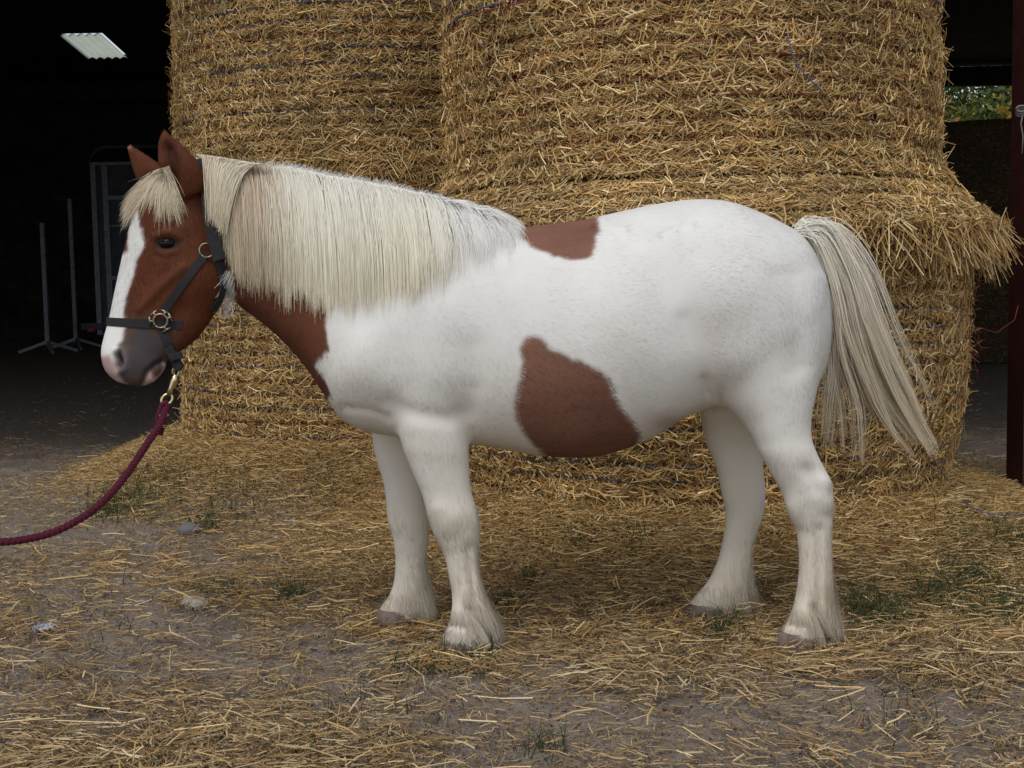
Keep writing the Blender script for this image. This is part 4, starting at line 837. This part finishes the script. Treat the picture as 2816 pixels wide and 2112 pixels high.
# ------------------------------------------------------------------ halter
hal = empty('halter', P(400, 870, 3.72), 'dark grey webbing head collar with brass rings on the horse head', 'halter')
def strap(name, pts, nrm_, wd, th=.003, mt='web', closed=False):
    """band through pts with outward normals"""
    pts = np.array(pts); nrm_ = norm(np.array(nrm_)); T = norm(np.gradient(pts, axis=0))
    if closed: T[0] = T[-1] = norm(pts[1] - pts[-2])
    B = norm(np.cross(T, nrm_)); m = MB(); vs = []; fs = []; n = len(pts)
    for p_, n2, b_ in zip(pts, nrm_, B): vs += [p_ - b_ * wd / 2, p_ - b_ * wd / 2 + n2 * th, p_ + b_ * wd / 2 + n2 * th, p_ + b_ * wd / 2]
    for i in range(n - 1):
        for k in range(4): fs.append((4 * i + k, 4 * i + (k + 1) % 4, 4 * i + 4 + (k + 1) % 4, 4 * i + 4 + k))
    fs += [(3, 2, 1, 0), (4 * n - 4, 4 * n - 3, 4 * n - 2, 4 * n - 1)]
    m.add(vs, fs); return m.build(name, M[mt], hal, bevel=.0008)
def smooth(a, k=2):
    a = np.array(a, float)
    for _ in range(k): a[1:-1] = (a[:-2] + 2 * a[1:-1] + a[2:]) / 4
    return a
def surf_strap(name, uv, wd, off=.003, n=24, **kw):
    uv = np.array(uv, float); s = np.linspace(0, len(uv) - 1, n); uu = np.interp(s, range(len(uv)), uv[:, 0]); vv = np.interp(s, range(len(uv)), uv[:, 1]); pts = []; ns = []
    for u, v in zip(uu, vv):
        h, hn_ = cast(u, v)
        if h is None: continue
        pts.append(h); ns.append(hn_)
    ns = norm(smooth(ns, 6)); pts = smooth(pts, 3) + ns * off; return strap(name, pts, ns, wd, **kw)
def ring_strap(name, c, ax1, ax2, wd, off=.004, a0=0, a1=360, n=64):
    """band round the head in the plane of ax1, ax2"""
    c = np.array(c); ax1 = norm(np.array(ax1, float)); ax2 = np.array(ax2, float); ax2 = norm(ax2 - ax1 * (ax1 @ ax2)); pts = []; ns = []
    for a in np.radians(np.linspace(a0, a1, n)):
        d = ax1 * math.cos(a) + ax2 * math.sin(a); h = bvh.ray_cast(Vector(c + d * .35), Vector(-d), .35)
        if h[0] is None: continue
        pts.append(np.array(h[0])); ns.append(d)
    pts = np.array(pts)
    if a1 - a0 >= 360:
        for _ in range(3): pts = (np.roll(pts[:-1], 1, 0) + 2 * pts[:-1] + np.roll(pts[:-1], -1, 0)) / 4; pts = np.vstack([pts, pts[:1]])
    else: pts = smooth(pts, 3)
    return strap(name, pts + np.array(ns) * off, ns, wd, closed=(a1 - a0 >= 360))
WX = np.array((-math.sin(R(22)), math.cos(R(22)), 0.))
pa = P(293, 872, 3.75); pb_ = P(436, 878, 3.75)
c0 = (P(290, 872, 3.76) + P(500, 905, 3.76)) / 2
ring_strap('noseband', c0, pa - pb_, WX, .026, .004, -165, 58, 70)
surf_strap('cheek_strap', [(452, 852), (480, 815), (515, 765), (545, 725), (565, 700)], .024, .004)
surf_strap('crown_strap', [(604, 716), (594, 670), (584, 620), (576, 570), (570, 530), (561, 480), (551, 452)], .038, .026)
surf_strap('throat_strap', [(600, 712), (609, 745), (612, 785), (600, 825), (583, 852)], .026, .006)
surf_strap('chin_strap', [(446, 905), (458, 935), (468, 965)], .026, .005)
def torus(c, nrm_, r, rt, name, mt, sc=1., parent=None, n=28):
    nrm_ = Vector(nrm_).normalized(); a = nrm_.orthogonal().normalized(); b_ = nrm_.cross(a); m = MB(); c = Vector(c)
    pts = [c + a * math.cos(t) * r + b_ * math.sin(t) * r * sc for t in np.linspace(0, 2 * math.pi, n)]
    m.tube(pts, rt, 8); return m.build(name, M[mt], parent, smooth=True)
h, hn_ = cast(443, 882); hn_ = norm(hn_ + np.array((0, -1., 0)))
torus(h + hn_ * .010, hn_, .0205, .0036, 'cheek_ring', 'steel', parent=hal)
m = MB(); a = Vector(hn_).orthogonal().normalized(); up = Vector((0, 0, 1)); sx = Vector(hn_).cross(up).normalized(); uz = sx.cross(Vector(hn_)).normalized(); cc = Vector(h + hn_ * .010)
for ang, l in ((60, .042), (180, .040), (128, .040), (-60, .040), (20, .034)):     # square lugs of the cheek ring that take the straps
    d = sx * -math.cos(R(ang)) + uz * math.sin(R(ang)); m.tube([cc + d * .019, cc + d * .032], .0035, 6); q = d.cross(Vector(hn_)); m.tube([cc + d * .031 - q * .013, cc + d * .031 + q * .013], .0035, 6)
m.build('ring_lugs', M['steel'], hal, smooth=True)
h, hn_ = cast(568, 690); hn_ = norm(hn_ + np.array((0, -1., 0))); torus(h + hn_ * .010, hn_, .021, .0028, 'upper_ring', 'steel', parent=hal)
# buckled end of the chin strap, the dark bundle below the jaw
q = P(478, 985, 3.70); m = MB(); m.bar(P(462, 955, 3.695), P(492, 1008, 3.70), .028, .012); m.build('chin_tab', M['web'], hal, bevel=.003)
m = MB(); m.bar(P(466, 985, 3.685), P(502, 975, 3.69), .022, .012); m.build('buckle_loop', M['web'], hal, bevel=.003)
m = MB(); m.bar(P(480, 998, 3.70), P(500, 1014, 3.70), .026, .02); m.build('chin_end', M['web'], hal, bevel=.004)
torus(P(487, 1022, 3.70), (0.5, -1, .1), .014, .0026, 'lead_ring', 'steel', parent=hal)

# ------------------------------------------------------------------ lead rope
lr = empty('lead_rope', P(450, 1150, 3.69), 'crimson lead rope clipped under the halter and curving out to the left', 'rope')
ly = 3.70
m = MB(); m.tube([P(484, 1030, ly), P(478, 1048, ly), P(470, 1068, ly), P(465, 1084, ly)], [.0075, .010, .007, .0085], 12); m.build('clip_body', M['brass'], lr, smooth=True)
m = MB(); cl = [P(u, v, ly) for u, v in [(482, 1036), (490, 1030), (494, 1018), (487, 1008), (478, 1014), (478, 1028)]]; m.tube(cl, .0035, 8); m.build('clip_hook', M['brass'], lr, smooth=True)
torus(P(459, 1098, ly), (.25, -1, .1), .018, .0042, 'clip_eye', 'brass', .75, lr)
pts = [(458, 1112), (448, 1150), (430, 1184), (408, 1215), (384, 1252), (350, 1302), (310, 1352), (262, 1398), (205, 1436), (140, 1466), (70, 1483), (0, 1491), (-90, 1490), (-220, 1468), (-420, 1380), (-620, 1230), (-800, 1050)]
pw_ = [P(u, v, 3.70 - .03 * i) for i, (u, v) in enumerate(pts)]; fine = []
for i in range(len(pw_) - 1):
    a, b_, c, d = pw_[max(i - 1, 0)], pw_[i], pw_[i + 1], pw_[min(i + 2, len(pw_) - 1)]
    for k in range(10): fine.append(cr(a, b_, c, d, k / 10))
fine = np.array(fine); m = MB()
m.tube(fine, .0098, 14); ro = m.build('rope', M['rope'], lr, smooth=True)
m = MB()                                     # two braided plies wound round the core give the ribbed outline
for s0 in range(6):
    T = norm(np.gradient(fine, axis=0)); n1 = norm(np.cross(T, (0, 1, 0))); n2 = np.cross(T, n1); L = np.concatenate([[0], np.cumsum(np.linalg.norm(np.diff(fine, axis=0), axis=1))])
    K = 1000; li = np.linspace(0, L[-1], K); fi = np.stack([np.interp(li, L, fine[:, j]) for j in range(3)], 1); a1_ = np.stack([np.interp(li, L, n1[:, j]) for j in range(3)], 1); a2_ = np.stack([np.interp(li, L, n2[:, j]) for j in range(3)], 1)
    ph = li / .045 * 2 * math.pi * (1 if s0 % 2 else -1) + s0 * 2.09; m.tube(fi + (a1_ * np.cos(ph)[:, None] + a2_ * np.sin(ph)[:, None]) * .0085, .0028, 5)
m.build('braid', M['rope'], lr, smooth=True)
m = MB(); m.tube([P(u, v, ly - .012) for u, v in [(440, 1196), (446, 1170), (452, 1140), (462, 1118), (456, 1106), (446, 1112), (438, 1140), (430, 1180)]], .0085, 12); m.build('spliced_loop', M['rope'], lr, smooth=True)
for (u, v) in ((447, 1142), (436, 1172)):
    m = MB(); m.tube([P(u - 7, v + 3, ly - .024), P(u + 9, v - 6, ly - .022)], .006, 10); m.build('brass_clamp', M['brass'], lr, smooth=True)
    m = MB(); m.tube([P(u + 7, v - 6, ly - .018), P(u + 16, v + 2, ly - .016)], .0055, 10); m.build('brass_clamp', M['brass'], lr, smooth=True)

# ------------------------------------------------------------------ loose twine, stones, scraps, grass
def line_thing(name, uvY, r, mt, label, cat, sub=8, group=None):
    pw_ = [P(*q) if len(q) == 3 else None for q in uvY]; fine = []
    for i in range(len(pw_) - 1):
        a, b_, c, d = pw_[max(i - 1, 0)], pw_[i], pw_[i + 1], pw_[min(i + 2, len(pw_) - 1)]
        for k in range(sub): fine.append(cr(a, b_, c, d, k / sub) + rng.normal(size=3) * .0015)
    fine.append(pw_[-1]); m = MB(); m.tube(fine, r, 6); o = m.build(name, M[mt], None, smooth=True, loc=fine[0]); return tag(o, label, cat, group)
bf = lambda u, v: max(3.9, 0)
gp = lambda u, v: (u, v, PG(u, v, float(G(PG(u, v)[0], PG(u, v)[1])) + .045)[1])
line_thing('baler_twine', [(2310, 636, 4.66), (2370, 680, 4.64), (2410, 760, 4.66), (2440, 900, 4.74), (2480, 1010, 4.77), (2530, 1150, 4.80), (2560, 1240, 4.86), (2592, 1300, 5.1), (2625, 1345, 5.4), gp(2655, 1380), gp(2700, 1408), gp(2760, 1417), gp(2850, 1410)], .0024, 'blue', 'long blue baler twine hanging from the straw skirt and trailing over the ground', 'twine')
line_thing('baler_twine', [(2165, 95, 4.86), (2178, 150, 4.86), (2200, 190, 4.86), (2225, 215, 4.86), (2260, 250, 4.87)], .0025, 'blue', 'short blue twine end hanging down the upper right bale', 'twine')
r2 = np.random.default_rng(3); m = MB()
for k in range(16):
    a = np.array(P(2655 + r2.normal() * 8, 935 + r2.normal() * 14, 5.55)); an = r2.uniform(0, 6.28); L = r2.uniform(.03, .14)
    m.tube([a, a + np.array((math.cos(an) * L * .6, -.04, math.sin(an) * L * .6 + .02)), a + np.array((math.cos(an) * L, -.02, math.sin(an) * L)), a + np.array((math.cos(an + .5) * L * 1.1, -.01, math.sin(an + .5) * L - .03))], .0016, 5)
m.tube([P(u, v, 5.5) for u, v in [(2660, 930), (2690, 900), (2740, 915), (2790, 880), (2800, 840)]], .0013, 5)
m.tube([P(u, v, 5.5) for u, v in [(2650, 900), (2680, 820), (2700, 740), (2712, 690)]], .0013, 5)
m.tube([P(u, v, 5.5) for u, v in [(2660, 940), (2690, 975), (2702, 960), (2680, 930)]], .0016, 5)
m.tube([P(u, v, 5.5) for u, v in [(2655, 950), (2680, 990), (2690, 1040)]], .0013, 5)
tag(m.build('tangled_twine', M['red'], smooth=True, loc=P(2655, 935, 5.55)), 'frayed tangle of red twine at the right side of the lower right bale', 'twine')

def rock(name, u, v, r, sc, mt, label, seed, rough=.15, z=None, group=None):
    g = PG(u, v); bm = bmesh.new(); bmesh.ops.create_icosphere(bm, subdivisions=4, radius=r); r_ = np.random.default_rng(seed)
    cs = np.array([tuple(v_.co) for v_ in bm.verts]); d = 1 + wob(cs / r, .5, seed) * rough + wob(cs / r, .15, seed + 1) * rough * .4
    for v_, k in zip(bm.verts, d): v_.co = Vector((v_.co.x * k * sc[0], v_.co.y * k * sc[1], v_.co.z * k * sc[2]))
    m_ = bpy.data.meshes.new(name); bm.to_mesh(m_); bm.free(); m_.materials.append(M[mt]); m_.polygons.foreach_set('use_smooth', [True] * len(m_.polygons))
    o = bpy.data.objects.new(name, m_); COL.objects.link(o); o.location = (float(g[0]), float(g[1]), float(G(np.array(g[0]), np.array(g[1]))) + r * sc[2] * .75); return tag(o, label, 'stone' if 'scrap' not in name else 'scrap', group)
st_ = rock('stone', 521, 1468, .046, (1.15, 1, .85), 'stone', 'smooth rounded grey stone with a rusty patch lying in the straw', 1, .05)
n = 40; ag = np.linspace(0, 6.28, 13)
mrs = MB()
hh = np.array(st_.location); KS = .046 / .033; rr_ = .033 * 1.05
pts = []
for k, a in enumerate(ag[:-1]): pts.append(hh + KS * np.array(((.004 + .010 * math.cos(a) * (1 + .2 * math.sin(3 * a))) * 1.15, -.0345, (-.003 + .008 * math.sin(a)))) )
for i, q in enumerate(pts):
    d = q - hh; d = d / np.linalg.norm(d / np.array((1.15, 1, .85))); pts[i] = hh + d * .0352 * KS
mrs.add(pts, [tuple(range(12))]); mrs.build('rust_patch', M['rust'], st_)
bpy.data.objects[st_.name].name = 'stone'
for ch in st_.children: ch.data.transform(Matrix.Translation(-Vector(st_.location)))
rock('stone', 535, 1668, .036, (1.3, 1, .7), 'lime', 'crumbly pale limestone lump half sunk in straw left of the hooves', 5, .3)
rock('stone', 652, 1750, .014, (1.3, 1, .7), 'lime', 'small pale pebble on bare earth below the limestone lump', 6, .2)
rock('stone', 283, 1942, .014, (1.2, 1, .9), 'lime', 'small pale pebble near the lower left of the yard', 7, .2)
rock('stone', 1975, 1942, .010, (1.2, 1, .8), 'stone', 'small grey pebble on the bare earth below the hind hooves', 8, .2)
rock('stone', 390, 1645, .010, (1.6, 1, .4), 'lime', 'flat whitish stone chip between the straw at left', 9, .2)
# crumpled plastic scraps
def crumple(u, v, w_, d_, label, seed, z=.0):
    g = PG(u, v, z); n = 22; r_ = np.random.default_rng(seed); a, b_ = np.meshgrid(np.linspace(-1, 1, n), np.linspace(-1, 1, n)); p2 = np.stack([a.ravel(), b_.ravel()], 1)
    edge = 1 - .3 * np.abs(wob(p2, .3, seed + 2)); x = a.ravel() * w_ / 2 * edge * (1 - .35 * b_.ravel() ** 2); y = b_.ravel() * d_ / 2 * edge * (1 - .3 * a.ravel() ** 2)
    zz = .028 + .014 * np.abs(wob(p2, .16, seed)) + .004 * wob(p2, .06, seed + 1)
    gx_ = g[0] + x; gy_ = g[1] + y; V = np.stack([gx_, gy_, G(gx_, gy_) + zz], 1); i_ = (np.arange(n - 1)[:, None] * n + np.arange(n - 1)[None]).ravel()
    o = mesh_obj('plastic_scrap', V, np.stack([i_, i_ + 1, i_ + 1 + n, i_ + n], 1), M['scrap'], smooth=False, loc=(float(g[0]), float(g[1]), 0)); return tag(o, label, 'scrap')
crumple(122, 1738, .085, .11, 'crumpled pale plastic scrap on bare earth at the left', 4)
crumple(1312, 1290, .10, .12, 'crumpled bluish plastic scrap in the straw behind the forelegs', 14, .12)

def grass():
    spots = [(300, 1400, 60, 300), (380, 1385, 80, 420), (470, 1375, 60, 320), (640, 1400, 70, 260), (560, 1440, 50, 160), (900, 1385, 70, 300), (980, 1350, 60, 150), (735, 1350, 20, 60), (1480, 1480, 50, 260), (1560, 1500, 60, 300), (1600, 1560, 40, 120), (1740, 1560, 60, 180), (800, 1640, 60, 110), (600, 1625, 60, 80), (1400, 1670, 30, 120), (1450, 1620, 30, 80),
             (2380, 1680, 60, 420), (2450, 1720, 70, 420), (2560, 1640, 90, 500), (2680, 1600, 90, 600), (2750, 1680, 90, 600), (2780, 1520, 60, 400), (2640, 1520, 80, 350), (1990, 1730, 60, 220), (1300, 1800, 60, 160), (1150, 1820, 80, 60), (1500, 2060, 60, 50), (860, 2080, 60, 40), (1700, 1450, 80, 120), (220, 1700, 200, 40), (2500, 1900, 200, 60), (1000, 1900, 300, 60)]
    X = []; 
    for u, v, r, n in spots:
        for _ in range(int(n * 1.5)):
            a = rng.normal(size=2) * r * .6; X.append(PG(u + a[0], min(v + a[1] * .45, 2300)))
    X = np.array(X); n = len(X); X[:, 2] = G(X[:, 0], X[:, 1])
    L = rng.uniform(.02, .065, n) * rng.choice([1, 1, 1, 1.8], n); a = rng.uniform(0, 6.28, n); le = rng.uniform(.1, .9, n); k = 4; Pt = np.empty((n, k, 3))
    for i in range(k):
        t = i / (k - 1); Pt[:, i] = X + np.stack([np.cos(a) * le * t * t * L, np.sin(a) * le * t * t * L, L * t * (1 - .25 * le * t)], 1)
    c = np.array([(.035, .075, .02), (.025, .055, .015), (.06, .10, .03), (.11, .12, .045)])[rng.integers(0, 4, n)] * rng.uniform(.7, 1.3, (n, 1))
    v, f, c = strands(Pt, rng.uniform(.0018, .0034, n), c); o = mesh_obj('grass', v, f, M['grass'], smooth=False, cols=c)
    tag(o, 'sparse green grass blades coming up through the straw', 'grass', kind='stuff')
grass()
# straw lying over the hooves' edges
S.cycles.max_bounces = 6
